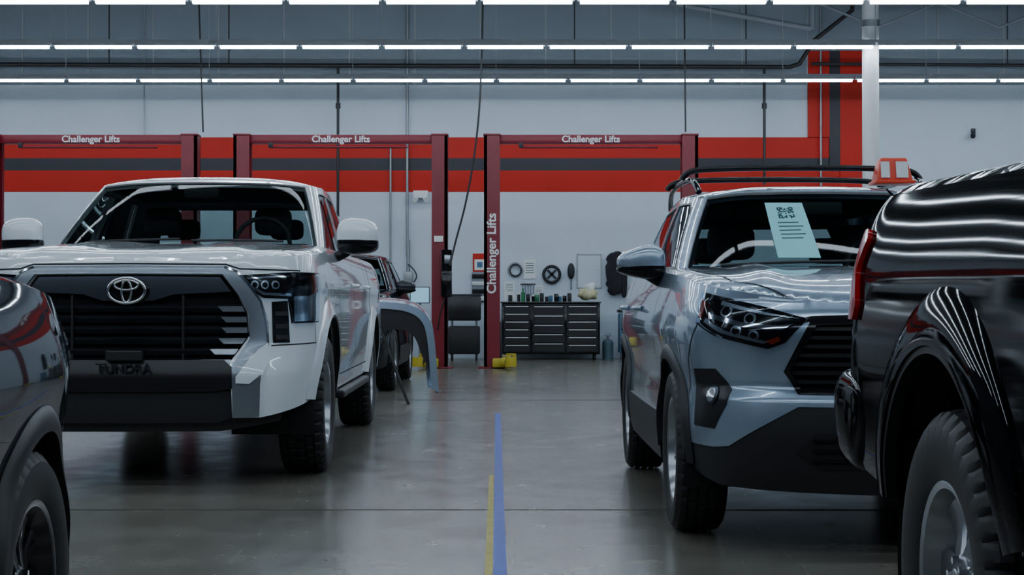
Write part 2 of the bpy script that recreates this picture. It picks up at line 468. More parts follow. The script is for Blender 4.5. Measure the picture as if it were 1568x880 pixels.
def mirror_unit(G,x,y,z,sx_,sy_,sz_,paint,armx,wedge=.2):
    for sg,nm in((1,'side_mirror_a'),(-1,'side_mirror_b')):
        def warp(p,sg=sg,k=1.):
            f=p.x*sg/sx_
            p.z=p.z*(1-wedge*2*max(0,f+.1))
            p.y+=.3*max(0,p.x*sg)
            return p
        def warp2(p,sg=sg):
            if p.z>.08*sz_: p.z=.08*sz_
            return warp(p,sg)
        blob(G,nm,(sg*x,y,z),(sx_,sy_,sz_),paint,.6,.65,warp=warp)
        blob(G,nm+'_lower',(sg*x,y,z-sz_*.22),(sx_*1.02,sy_*1.03,sz_*.66),'gloss_black',.6,.65,warp=warp2)
        box(G,nm+'_glass',(sg*x,y+sy_*.5,z),(sx_*.75,.01,sz_*.6),'chrome',.004)
        tube(G,nm+'_arm',[(sg*(x-sx_*.15),y+.01,z-sz_*.35),(sg*(x-sx_*.40),y+.02,z-sz_*.6),(sg*armx,y+.04,z-sz_*.72)],.035,'gloss_black',smooth=True)
def handles(G,W,ys,z,m,l=.2):
    for y in ys:
        s0=W.sy(y)
        for sg in(1,-1):
            pts=[W.P(s0-l/2,z,.002),W.P(s0-l/2+.03,z,.035),W.P(s0,z,.042),W.P(s0+l/2-.03,z,.035),W.P(s0+l/2,z,.002)]
            tube(G,'door_handle',[(sg*p.x,p.y,p.z) for p in pts],.014,m,smooth=True)
def disc(W,q,z,rx,rz,n=14): return [(q+rx*math.cos(2*math.pi*t/n),z+rz*math.sin(2*math.pi*t/n)) for t in range(n)]
# =============================================================== FULL-SIZE PICKUP (white)
def pickup_white(G):
    g=pchip([(-1.,1.235),(-.92,1.262),(-.75,1.295),(-.4,1.32),(0,1.345),(.8,1.385),(1.0,1.385),(3.2,1.385),(3.4,1.395),(5,1.395)])
    W=Wrap([(0,-.975),(.60,-.935,.25),(.80,-.84,.15),(.985,-.60,.22),(1.015,.0,.3),(1.015,4.6,.3),(.99,4.98,.1),(0,5.0)],
      [(.3,.03),(.4,.01),(.6,.0),(.72,.03),(.8,.05),(1.1,.07),(1.18,.08),(1.24,.10),(1.3,.15)],
      [(.35,.05),(.5,.03),(.7,.005),(.9,.0),(1.05,.012),(1.1,.008),(1.2,.02),(1.3,.05),(1.38,.10)],
      [(.3,.05),(1.4,.05)],.75,1.15,.1,.3,g,.035)
    sx,sy=W.sx,W.sy
    A=(0,.42,.50,.52);R=(3.7,.42,.50,.50);zb=.46
    bumper=[(sx(.975),.455),(sx(.72),.385),(.575,.385),(.56,.687),(.677,.827),(.67,.95),(.607,1.056),(.52,1.162),(0,1.165)]
    poly=W.top(0,W.end)+[(W.end,.6),(sy(4.75),.52)]+W.arch(*R,zb)+W.arch(*A,zb)+bumper
    panel(G,'body_shell',W.F(),poly,'white_paint',(.03,.03),mirror=True,skirt=.03)
    def bulge(x,y):
        a=abs(x); f=sstep(-.95,-.5,y)*(1-sstep(.7,.9,y))
        return f*(.020*(1-sstep(.52,.66,a))-.014*(1-sstep(.12,.38,a)))
    fd,B=deckfunc(W,bulge,.045)
    nb=[tuple(b) for b in B[::6]]
    cab=[(-.80,.95),(-.45,.72),(0,.66),(.45,.72),(.80,.95),(.86,1.2),(.86,3.0),(.80,3.08),(-.80,3.08),(-.86,3.0),(-.86,1.2)]
    bed=[(-.86,3.36),(.86,3.36),(.86,4.88),(-.86,4.88)]
    panel(G,'hood_and_rails',fd,nb,'white_paint',(.035,.035),holes=[cab,bed],skirt=.02,center=(0,1.5,0))
    box(G,'bed_floor',(0,4.12,.8),(1.75,1.55,.05),'dark')
    boxes(G,'bed_inner_walls',[((.87,4.12,1.07),(.02,1.55,.56)),((-.87,4.12,1.07),(.02,1.55,.56)),((0,3.35,1.07),(1.75,.02,.56)),((0,4.89,1.07),(1.75,.02,.56))],'plastic')
    box(G,'underbody',(0,2.1,.55),(1.25,5.3,.35),'dark',.05)
    box(G,'front_axle_guard',(0,-.3,.42),(1.2,.8,.14),'dark',.05)
    cyl(G,'tow_hook',(.70,-.55,.36),(.70,-.45,.36),.035,'dchrome')
    for a in(A,R): liner(G,'wheel_well',a[0],a[1],a[2]+.01,a[3]+.01,.97,.5)
    strip(G,'hood_gap',lambda a,b:fd(a,b)+Vector((0,0,.002)),[(.80,-.62),(.85,-.2),(.87,.4),(.86,.85)],.008,'dark')
    strip(G,'hood_front_gap',W.F(.002),[(0,1.222),(.54,1.219),(.62,1.195),(sx(.93),1.188)],.008,'dark')
    sur=[(0,1.212),(.54,1.208),(.60,1.185),(.665,1.127),(.755,1.02),(.795,.90),(.795,.78),(.735,.70),(.72,.56),(.72,.39),(.575,.385),(.57,.67),(.677,.815),(.672,.95),(.607,1.056),(.52,1.165),(0,1.168)]
    panel(G,'grille_surround',W.F(.014),sur,'surround',(.03,.02),mirror=True,skirt=.05)
    panel(G,'bumper_corner_cap',W.F(.020),[(.66,.70),(.72,.755),(.785,.79),(.785,.70),(.735,.63),(.66,.57),(.59,.575),(.59,.61)],'white_paint',(.03,.02),mirror=True,skirt=.02)
    strip(G,'surround_highlight_bead',W.F(.018),[(.53,1.205),(.60,1.182),(.662,1.125),(.75,1.018),(.79,.90),(.79,.79)],.012,'chrome')
    panel(G,'grille_backing',W.F(-.07),[(0,1.18),(.55,1.17),(.70,.95),(.70,.80),(.60,.62),(0,.62)],'dark',(.05,.05),mirror=True,skirt=0)
    panel(G,'grille_header',W.F(-.012),[(0,1.155),(.505,1.150),(.57,1.07),(.25,1.055),(.14,1.02),(0,1.02)],'dchrome',(.03,.02),mirror=True,skirt=.03)
    def hx(z):
        return float(np.interp(z,[.687,.827,.95,1.056,1.16],[.56,.672,.665,.60,.52]))-.006
    for i in range(1,7):
        z=1.035-.058*i
        fz=lambda a,b,zc=z:W.P(a,b,-.005-.9*max(0,(zc+.012)-b))
        panel(G,'grille_slat',fz,[(0,z+.012),(hx(z+.012),z+.012),(hx(z-.018),z-.018),(0,z-.018)],'slat' ,(.06,.015),mirror=True,skirt=.03)
        panel(G,'grille_slat_end',W.F(.002),[(hx(z)-.15,z+.014),(hx(z+.014),z+.014),(hx(z-.016),z-.016),(hx(z)-.12,z-.016)],'satin',(.05,.015),mirror=True,skirt=.02)
    boxes(G,'grille_uprights',[((k*.3,-.885,.87),(.012,.02,.36)) for k in(-1,1)],'plastic')
    panel(G,'bumper_center',W.F(.004),[(0,.70),(.53,.70),(.572,.66),(.572,.545),(.48,.53),(0,.53)],'satin_black',(.04,.02),mirror=True,skirt=.05)
    panel(G,'lower_valance',W.F(-.015),[(0,.53),(.572,.53),(.572,.385),(.50,.36),(0,.36)],'plastic',(.04,.03),mirror=True,skirt=.06)
    panel(G,'air_dam',W.F(-.05),[(0,.39),(.95,.44),(.92,.36),(.5,.31),(0,.31)],'plastic',(.05,.03),mirror=True,skirt=.03)
    boxes(G,'bumper_sensor_bar',[((0,-.965,.725),(.2,.05,.06))],'plastic',.01)
    text(G,'grille_lettering','TUNDRA',(0,-.985,.655),.072,'slat',ext=.006,bold=.001)
    emblem(G,(0,-.925,1.075),.2,'chrome')
    blob(G,'emblem_back',(0,-.895,1.075),(.24,.03,.15),'gloss_black',1,n=24)
    hl=[(.615,1.160),(sx(.90),1.180),(sx(.985),1.178),(sx(.985)+.03,1.12),(sx(.975),.90),(sx(.885),.895),(sx(.875),1.03),(.77,1.035),(.70,1.07)]
    panel(G,'headlamp_housing',W.F(.003),hl,'gloss_black',(.025,.025),mirror=True,skirt=.02)
    panel(G,'headlamp_lens',W.F(.024),hl,'lens',(.025,.025),mirror=True,skirt=.02)
    panel(G,'headlamp_running_light',W.F(.012),[(sx(.897),1.045),(sx(.965),1.05),(sx(.955),.91),(sx(.893),.905)],'lampin',(.02,.02),mirror=True,skirt=.01)
    panel(G,'headlamp_chrome',W.F(.012),[(.70,1.083),(.77,1.052),(sx(.885),1.045),(sx(.885),1.06),(.775,1.066),(.71,1.097)],'chrome',(.02,.01),mirror=True,skirt=.006)
    panel(G,'headlamp_chrome_top',W.F(.012),[(.66,1.147),(sx(.88),1.162),(sx(.88),1.153),(.67,1.138)],'chrome',(.02,.01),mirror=True,skirt=.006)
    for q in (.715,.785,.855):
        panel(G,'headlamp_projector',W.F(.007),disc(W,q,1.108,.027,.024),'lampin',(.01,.01),mirror=True,skirt=.01)
        panel(G,'headlamp_bulb_lens',W.F(.012),disc(W,q,1.108,.016,.015),'gloss_black',(.01,.01),mirror=True,skirt=.006)
    panel(G,'headlamp_marker',W.F(.012),[(sx(.97),1.165),(sx(.985)+.01,1.16),(sx(.985)+.0,1.07),(sx(.97),1.06)],'amber',(.02,.02),mirror=True,skirt=.01)
    panel(G,'bumper_vent',W.F(.006),[(sx(.80),1.015),(sx(.872),1.02),(sx(.875),.79),(sx(.80),.79)],'gloss_black',(.03,.03),mirror=True,skirt=.01)
    for z in(.95,.88,.82): panel(G,'vent_fin',W.F(.014),[(sx(.81),z+.012),(sx(.865),z+.012),(sx(.865),z-.012),(sx(.81),z-.012)],'plastic',(.03,.02),mirror=True,skirt=.01)
    strip(G,'bumper_gap',W.F(.0015),[(sx(.79),.775),(sx(.98),.785),(sy(-.50),.78)],.007,'dark')
    strip(G,'fender_gap',W.F(.0015),[(sx(.975),.895),(sx(.98),.785)],.006,'dark')
    strip(G,'door_gap_a',W.F(.0015),[(sy(.68),1.37),(sy(.70),.9),(sy(.66),.55)],.008,'dark')
    strip(G,'door_gap_b',W.F(.0015),[(sy(1.85),1.35),(sy(1.86),.55)],.008,'dark')
    strip(G,'door_gap_c',W.F(.0015),[(sy(2.95),1.35),(sy(2.98),.9),(sy(2.85),.55)],.008,'dark')
    strip(G,'bed_gap',W.F(.0015),[(sy(3.30),1.36),(sy(3.30),.92)],.02,'dark')
    strip(G,'rocker_gap',W.F(.0015),[(sy(.56),.55),(sy(3.1),.55)],.008,'dark')
    handles(G,W,(1.68,2.72),1.13,'white_paint',.24)
    for a in(A,R):
        flare(G,'arch_flare',W,a[0],a[1],a[2],a[3],.09,.02,zb,'white_paint',fn=lambda t:.028*(1-t)**.7*(1 if t<1 else 0)+.0005)
        flare(G,'arch_liner_lip',W,a[0],a[1],a[2]-.015,a[3]-.015,.018,.02,zb,'plastic')
    H=House([(0,.66,1.39),(.5,.69,1.385),(.85,.82,1.355),(.90,1.12,1.34),(.905,1.9,1.34),(.90,2.9,1.34),(.85,3.10,1.34),(.5,3.15,1.34),(0,3.16,1.34)],
            [(0,1.44,1.855),(.42,1.46,1.85),(.69,1.53,1.83),(.745,1.75,1.83),(.75,2.1,1.845),(.74,2.75,1.835),(.68,2.92,1.82),(.4,2.97,1.82),(0,2.98,1.82)],.010,.06)
    U=H.U
    wf=[(2.5,.05),(3.95,.05),(3.95,.88),(3.1,.90),(2.85,.86)]
    wr=[(4.08,.05),(4.95,.05),(5.0,.5),(4.98,.88),(4.08,.88)]
    back=[(6.6,.12),(U,.12),(U,.85),(6.6,.85)]
    cc=(0,2.2,1.3)
    panel(G,'cab_frame',H.F(),[(1.97,0),(U,0),(U,.12),(6.6,.12),(6.6,.85),(U,.85),(U,1),(0,1),(0,.95),(1.93,.95)],'white_paint',(.06,.05),holes=[wf,wr],mirror=True,skirt=.03,center=cc)
    panel(G,'windshield',H.F(-.004),[(-1.96,.02),(1.96,.02),(1.92,.955),(-1.92,.955)],'tglass',(.08,.06),skirt=0,center=cc)
    panel(G,'side_glass',H.F(-.006),wf,'sglass',(.1,.08),mirror=True,skirt=0,center=cc)
    panel(G,'rear_side_glass',H.F(-.006),wr,'sglass',(.1,.08),mirror=True,skirt=0,center=cc)
    panel(G,'rear_glass',H.F(-.006),back,'glass',(.1,.08),mirror=True,skirt=0,center=cc)
    strip(G,'windshield_seal',H.F(.002),[(1.955,0),(1.925,.955),(0,.955)],.03,'plastic')
    for w in(wf,wr): strip(G,'window_seal',H.F(.002),w+[w[0]],.022,'plastic')
    panel(G,'roof',H.roof,[(0,.01),(U,.01),(U,1.0),(0,1.0)],'white_paint',(.15,.06),mirror=True,skirt=.015,center=cc)
    panel(G,'cowl',lambda a,b:Vector((a,b,1.375)),[(-.8,.93),(-.45,.74),(0,.68),(.45,.74),(.8,.93),(.8,1.15),(-.8,1.15)],'plastic',(.1,.1),skirt=.03,center=(0,1,0))
    for x0,x1 in((-.62,-.02),(.05,.62)):
        tube(G,'wiper',[H.P(1.3*(x0+(x1-x0)*t)/.62,.035+.02*t,.015) for t in(0,.25,.5,.75,1)],.008,'plastic')
    box(G,'dashboard',(0,1.15,1.33),(1.6,.45,.14),'interior',.05)
    box(G,'cabin_floor',(0,2.0,.95),(1.6,2.2,.05),'interior')
    boxes(G,'door_cards',[((.86,2.0,1.15),(.03,2.2,.4)),((-.86,2.0,1.15),(.03,2.2,.4))],'interior')
    tube(G,'steering_wheel',[(.40+.19*math.cos(t*.3927),1.46+.06*math.sin(t*.3927),1.42+.18*math.sin(t*.3927)) for t in range(16)],.016,'interior',True)
    seats(G,1.95,2.75,(-.4,.4),1.0,1.58)
    box(G,'headliner',(0,2.2,1.80),(1.36,1.2,.02),'interior')
    box(G,'center_mirror',(0,1.36,1.76),(.24,.03,.07),'interior',.02)
    mirror_unit(G,1.10,.93,1.455,.27,.20,.23,'white_paint',.88,.1)
    for sg in(1,-1):
        wheel(G,'front_wheel_%s'%('a' if sg>0 else 'b'),(sg*.875,0,.41),.41,.27,.245,'truck',sg,'at')
        wheel(G,'rear_wheel_%s'%('a' if sg>0 else 'b'),(sg*.875,3.7,.41),.41,.27,.245,'truck',sg,'at')
        boxes(G,'running_board',[((sg*.96,1.85,.42),(.14,2.2,.05))],'plastic',.015)
    panel(G,'tail_lamp',W.F(.012),[(W.rx(.80),1.3),(W.rx(.80),.95),(sy(4.93),.95),(sy(4.93),1.3)],'redlens',(.03,.03),mirror=True,skirt=.02)
    box(G,'rear_bumper',(0,5.05,.62),(1.9,.16,.2),'chrome',.04)
# =============================================================== CROSSOVER SUV
def crossover(G,paint,wstyle,detail=1.,rails=True,paper=False,mir=(.955,.86)):
    g=pchip([(-.95,.985),(-.85,1.03),(-.65,1.085),(-.3,1.135),(.2,1.165),(.8,1.185),(1.4,1.195),(2.6,1.225),(3.4,1.25),(3.8,1.25)])
    W=Wrap([(0,-.935),(.42,-.905,.25),(.72,-.78,.3),(.885,-.50,.3),(.92,.0,.3),(.925,1.3,.3),(.92,3.0,.4),(.86,3.5,.25),(.6,3.66,.2),(0,3.70)],
      [(.25,.06),(.35,.02),(.5,.0),(.62,.01),(.68,.05),(.75,.035),(.88,.025),(.96,.045),(1.02,.09)],
      [(.25,.05),(.35,.03),(.5,.02),(.65,.03),(.78,.012),(.88,.0),(.95,.008),(1.05,.035),(1.14,.07),(1.25,.11)],
      [(.3,.03),(.6,.0),(.9,.03),(1.3,.10)],.65,1.15,.2,.7,g,.03)
    sx,sy=W.sx,W.sy
    st=.03/detail
    A=(0,.36,.405,.41);R=(2.69,.36,.405,.41);zb=.34
    front=[(sx(.905),.43),(sx(.80),.425),(sx(.74),.435),(.49,.60),(0,.60)]
    poly=W.top(0,W.end)+[(W.end,.45),(sy(3.4),.42)]+W.arch(*R,zb)+W.arch(*A,zb)+front+[(0,.655)]+[(.49,.655),(.548,.735),(.435,.94),(0,.955)]
    panel(G,'body_shell',W.F(),poly,paint,(st,st),mirror=True,skirt=.03)
    def bulge(x,y):
        a=abs(x); f=sstep(-.9,-.4,y)*(1-sstep(.55,.8,y))
        return f*(.020*math.exp(-((a-.50+.1*y)/.08)**2)+.008*(1-sstep(0,.4,a)))
    fd,B=deckfunc(W,bulge,.05)
    cab=[(-.70,.92),(-.40,.66),(0,.60),(.40,.66),(.70,.92),(.76,1.1),(.77,2.7),(.66,3.3),(-.66,3.3),(-.77,2.7),(-.76,1.1)]
    panel(G,'hood',fd,[tuple(b) for b in B[::6]],paint,(st,st),holes=[cab],skirt=.02,center=(0,1.5,0))
    box(G,'underbody',(0,1.35,.42),(1.1,4.1,.3),'dark',.05)
    for a in(A,R): liner(G,'wheel_well',a[0],a[1],a[2]+.01,a[3]+.01,.88,.45)
    strip(G,'hood_gap',lambda a,b:fd(a,b)+Vector((0,0,.002)),[(.50,-.78),(.70,-.55),(.77,-.2),(.79,.3),(.75,.75)],.007,'dark')
    for a in(A,R): flare(G,'arch_cladding',W,a[0],a[1],a[2]-.01,a[3]-.01,.065,.02,zb,'plastic')
    panel(G,'rocker_cladding',W.F(.014),[(sy(.40),.34),(sy(.40),.46),(sy(.5),.50),(sy(2.2),.50),(sy(2.3),.46),(sy(2.3),.34),(sy(2.2),.27),(sy(.5),.27)],'plastic',(.06,.04),mirror=True,skirt=.03)
    panel(G,'lower_bumper',W.F(-.004),[(0,.60),(.49,.60),(sx(.74),.435),(sx(.80),.425),(sx(.905),.43),(sy(-.41),.43),(sy(-.41),.32),(sx(.80),.27),(0,.25)],'plastic',(.03,.03),mirror=True,skirt=.04)
    panel(G,'lower_intake',W.F(.004),[(0,.50),(.42,.50),(.50,.42),(.40,.36),(0,.36)],'dark',(.05,.03),mirror=True,skirt=.01)
    for z in(.47,.43,.39): panel(G,'intake_bar',W.F(.012),[(0,z+.006),(.43,z+.006),(.43,z-.006),(0,z-.006)],'gloss_black',(.06,.01),mirror=True,skirt=.01)
    panel(G,'grille_backing',W.F(-.05),[(0,.97),(.45,.96),(.58,.74),(.5,.63),(0,.63)],'dark',(.05,.05),mirror=True,skirt=0)
    panel(G,'grille_frame',W.F(.006),[(0,.955),(.44,.942),(.553,.735),(.495,.65),(0,.65),(0,.668),(.485,.668),(.528,.735),(.42,.92),(0,.93)],'gloss_black',(.03,.015),mirror=True,skirt=.05)
    for i in range(7):
        z=.905-.035*i; xe=float(np.interp(z,[.66,.735,.93],[.48,.53,.42]))
        panel(G,'grille_slat',W.F(-.012),[(0,z+.007),(xe,z+.007),(xe,z-.007),(0,z-.007)],'plastic',(.06,.01),mirror=True,skirt=.03)
    emblem(G,(0,-.93,.82),.15)
    panel(G,'nose_garnish',W.F(.006),[(0,.968),(.44,.955),(.56,.925),(.56,.912),(.43,.938),(0,.952)],'gloss_black',(.03,.01),mirror=True,skirt=.01)
    hl=[(sx(.845),1.05),(sx(.84),.925),(sx(.78),.872),(sx(.60),.825),(sx(.535),.85),(sx(.45),.945),(sx(.62),.990)]
    panel(G,'headlamp_housing',W.F(.002),hl,'gloss_black',(.02,.02),mirror=True,skirt=.02)
    panel(G,'headlamp_lens',W.F(.022),hl,'lens',(.02,.02),mirror=True,skirt=.02)
    panel(G,'headlamp_chrome',W.F(.012),[(sx(.825),1.01),(sx(.81),.945),(sx(.70),.912),(sx(.55),.900),(sx(.50),.925),(sx(.56),.918),(sx(.70),.930),(sx(.795),.96)],'chrome',(.02,.01),mirror=True,skirt=.006)
    panel(G,'headlamp_trim',W.F(.010),[(sx(.79),1.015),(sx(.62),.970),(sx(.48),.945),(sx(.62),.960),(sx(.79),1.0)],'satin',(.02,.01),mirror=True,skirt=.006)
    panel(G,'headlamp_lower_trim',W.F(.010),[(sx(.825),.93),(sx(.77),.885),(sx(.62),.845),(sx(.60),.852),(sx(.76),.896),(sx(.82),.945)],'satin',(.02,.01),mirror=True,skirt=.006)
    for q,z,r1 in((.765,.975,.026),(.675,.945,.024),(.72,.895,.022),(.655,.878,.020)):
        panel(G,'headlamp_projector',W.F(.006),disc(W,sx(q),z,r1*1.2,r1),'lampin',(.01,.01),mirror=True,skirt=.008)
        panel(G,'headlamp_bulb_lens',W.F(.011),disc(W,sx(q),z,r1*.75,r1*.65),'gloss_black',(.01,.01),mirror=True,skirt=.006)
    panel(G,'headlamp_marker',W.F(.010),[(sx(.585),.842),(sx(.61),.856),(sx(.56),.874),(sx(.553),.858)],'amber',(.02,.02),mirror=True,skirt=.01)
    panel(G,'headlamp_marker_side',W.F(.010),[(sx(.845),1.02),(sx(.842),.945),(sx(.833),.945),(sx(.834),1.01)],'amber',(.02,.02),mirror=True,skirt=.01)
    fog=[(sx(.865),.735),(sx(.80),.74),(sx(.745),.66),(sx(.75),.60),(sx(.79),.50),(sx(.86),.505)]
    panel(G,'fog_lamp_housing',W.F(.004),fog,'satin_black',(.02,.02),mirror=True,skirt=.015)
    for rr,mm,oo in((.040,'dchrome',.010),(.029,'lampin',.014)):
        panel(G,'fog_lamp',W.F(oo),disc(W,sx(.805),.635,rr,rr,16),mm,(.012,.012),mirror=True,skirt=.01)
    strip(G,'bumper_gap',W.F(.0015),[(sx(.845),.925),(sy(-.44),.78),(sy(-.40),.62)],.006,'dark')
    strip(G,'door_gap_a',W.F(.0015),[(sy(.62),1.16),(sy(.60),.8),(sy(.56),.5)],.007,'dark')
    strip(G,'door_gap_b',W.F(.0015),[(sy(1.62),1.18),(sy(1.63),.5)],.007,'dark')
    strip(G,'door_gap_c',W.F(.0015),[(sy(2.62),1.2),(sy(2.45),.92),(sy(2.22),.72),(sy(2.18),.5)],.007,'dark')
    handles(G,W,(1.45,2.42),.98,paint,.2)
    H=House([(0,.58,1.185),(.42,.62,1.18),(.74,.78,1.165),(.80,1.02,1.165),(.82,1.65,1.17),(.80,2.7,1.20),(.72,3.25,1.22),(.4,3.40,1.22),(0,3.43,1.22)],
            [(0,1.26,1.60),(.38,1.28,1.595),(.565,1.34,1.575),(.615,1.5,1.58),(.63,1.95,1.605),(.61,2.85,1.59),(.54,3.10,1.56),(.3,3.18,1.55),(0,3.19,1.55)],.012,.05)
    U=H.U;cc=(0,2.2,1.2)
    wf=[(2.55,.05),(3.92,.05),(3.92,.88),(3.1,.90),(2.8,.82)]
    wr=[(4.06,.05),(4.85,.05),(5.0,.5),(4.98,.88),(4.06,.88)]
    wq=[(5.1,.15),(5.7,.25),(5.75,.7),(5.15,.86)]
    panel(G,'cab_frame',H.F(),[(1.97,-.02),(U,-.02),(U,.12),(6.5,.12),(6.6,.85),(U,.85),(U,1),(0,1),(0,.95),(1.93,.95)],paint,(.05,.05),holes=[wf,wr,wq],mirror=True,skirt=.03,center=cc)
    panel(G,'windshield',H.F(-.004),[(-1.96,.0),(1.96,.0),(1.92,.955),(-1.92,.955)],'glass',(.08,.06),skirt=0,center=cc)
    for nm,w in(('side_glass',wf),('rear_side_glass',wr),('quarter_glass',wq),('rear_glass',[(6.5,.12),(U,.12),(U,.85),(6.6,.85)])):
        panel(G,nm,H.F(-.006),w,'sglass',(.1,.08),mirror=True,skirt=0,center=cc)
    strip(G,'windshield_seal',H.F(.002),[(1.955,0),(1.925,.955),(0,.955)],.035,'plastic')
    for w in(wf,wr,wq): strip(G,'window_seal',H.F(.002),w+[w[0]],.028,'plastic')
    panel(G,'roof',H.roof,[(0,.01),(U,.01),(U,1.0),(0,1.0)],paint,(.12,.05),mirror=True,skirt=.012,center=cc)
    panel(G,'cowl',lambda a,b:Vector((a,b,1.172)),[(-.70,.90),(-.40,.68),(0,.62),(.40,.68),(.70,.90),(.7,1.1),(-.7,1.1)],'plastic',(.1,.1),skirt=.03,center=(0,1,0))
    for x0,x1 in((-.55,.05),(.1,.55)):
        tube(G,'wiper',[H.P(1.4*(x0+(x1-x0)*t)/.55,.03+.02*t,.014) for t in(0,.25,.5,.75,1)],.007,'plastic')
    box(G,'dashboard',(0,1.08,1.12),(1.4,.4,.14),'interior',.05)
    box(G,'cabin_floor',(0,2.0,.75),(1.4,2.3,.05),'interior')
    boxes(G,'door_cards',[((.77,2.0,.97),(.03,2.2,.4)),((-.77,2.0,.97),(.03,2.2,.4))],'interior')
    tube(G,'steering_wheel',[(.36+.18*math.cos(t*.3927),1.38+.06*math.sin(t*.3927),1.2+.17*math.sin(t*.3927)) for t in range(16)],.015,'interior',True)
    seats(G,1.85,2.65,(-.36,.36),.8,1.33)
    box(G,'headliner',(0,2.2,1.55),(1.1,1.5,.02),'interior')
    box(G,'center_mirror',(0,1.2,1.5),(.24,.03,.07),'interior',.02)
    mirror_unit(G,mir[0],mir[1],1.215,.24,.17,.165,paint,.80,.42)
    if rails:
        for sg in(1,-1):
            tube(G,'roof_rail',[(sg*.60,1.42,1.60),(sg*.615,1.50,1.67),(sg*.62,1.8,1.695),(sg*.62,2.5,1.70),(sg*.60,2.95,1.68),(sg*.585,3.08,1.60)],.016,'gloss_black',smooth=True)
        for y in(1.72,2.55):
            tube(G,'roof_crossbar',[(-.66,y,1.69),(-.64,y,1.735),(-.5,y,1.752),(0,y,1.757),(.5,y,1.752),(.64,y,1.735),(.66,y,1.69)],.017,'gloss_black',smooth=True)
    for sg in(1,-1):
        wheel(G,'front_wheel_%s'%('a' if sg>0 else 'b'),(sg*.79,0,.358),.358,.225,.232,wstyle,sg)
        wheel(G,'rear_wheel_%s'%('a' if sg>0 else 'b'),(sg*.79,2.69,.358),.358,.225,.232,wstyle,sg)
    panel(G,'tail_lamp',W.F(.012),[(W.rx(.55),1.08),(W.rx(.55),.98),(sy(3.35),.98),(sy(3.3),1.12)],'redlens',(.03,.03),mirror=True,skirt=.02)
    panel(G,'rear_lower_bumper',W.F(.012),[(W.end,.6),(sy(3.2),.55),(sy(3.12),.40),(W.end,.33)],'plastic',(.05,.04),mirror=True,skirt=.03)
    if paper:
        u0,u1=-.70,-.235
        panel(G,'windshield_paper',lambda a,b:H.P(a,b,.012),[(u0,.10),(u1,.09),(u1-.02,.80),(u0-.0,.81)],'cyan',(.06,.06),skirt=.002,center=cc)
        rnd=random.Random(3)
        V=[];F=[]
        def q4(a0,a1,b0,b1):
            n0=len(V);V.extend([H.P(a0,b0,.014),H.P(a1,b0,.014),H.P(a1,b1,.014),H.P(a0,b1,.014)]);F.append((n0,n0+1,n0+2,n0+3))
        n=11;ca=.017;cb=.0135;A0=-.57;B0=.59
        def finder(i,j):
            for ci,cj in((0,0),(0,n-3),(n-3,n-3)):
                if ci<=i<ci+3 and cj<=j<cj+3: return 1 if (i-ci,j-cj)!=(1,1) else 0
            return None
        for i in range(n):
            for j in range(n):
                f=finder(i,j)
                if f==1 or (f is None and rnd.random()<.48): q4(A0+i*ca,A0+(i+1)*ca,B0+j*cb,B0+(j+1)*cb)
        for k in range(5):
            b=.53-k*.05;q4(-.60,-.36+.04*(k%2),b,b+.010)
        me=bpy.data.meshes.new('paper_print');me.from_pydata(V,[],F);link('paper_print',me,G,'ink')
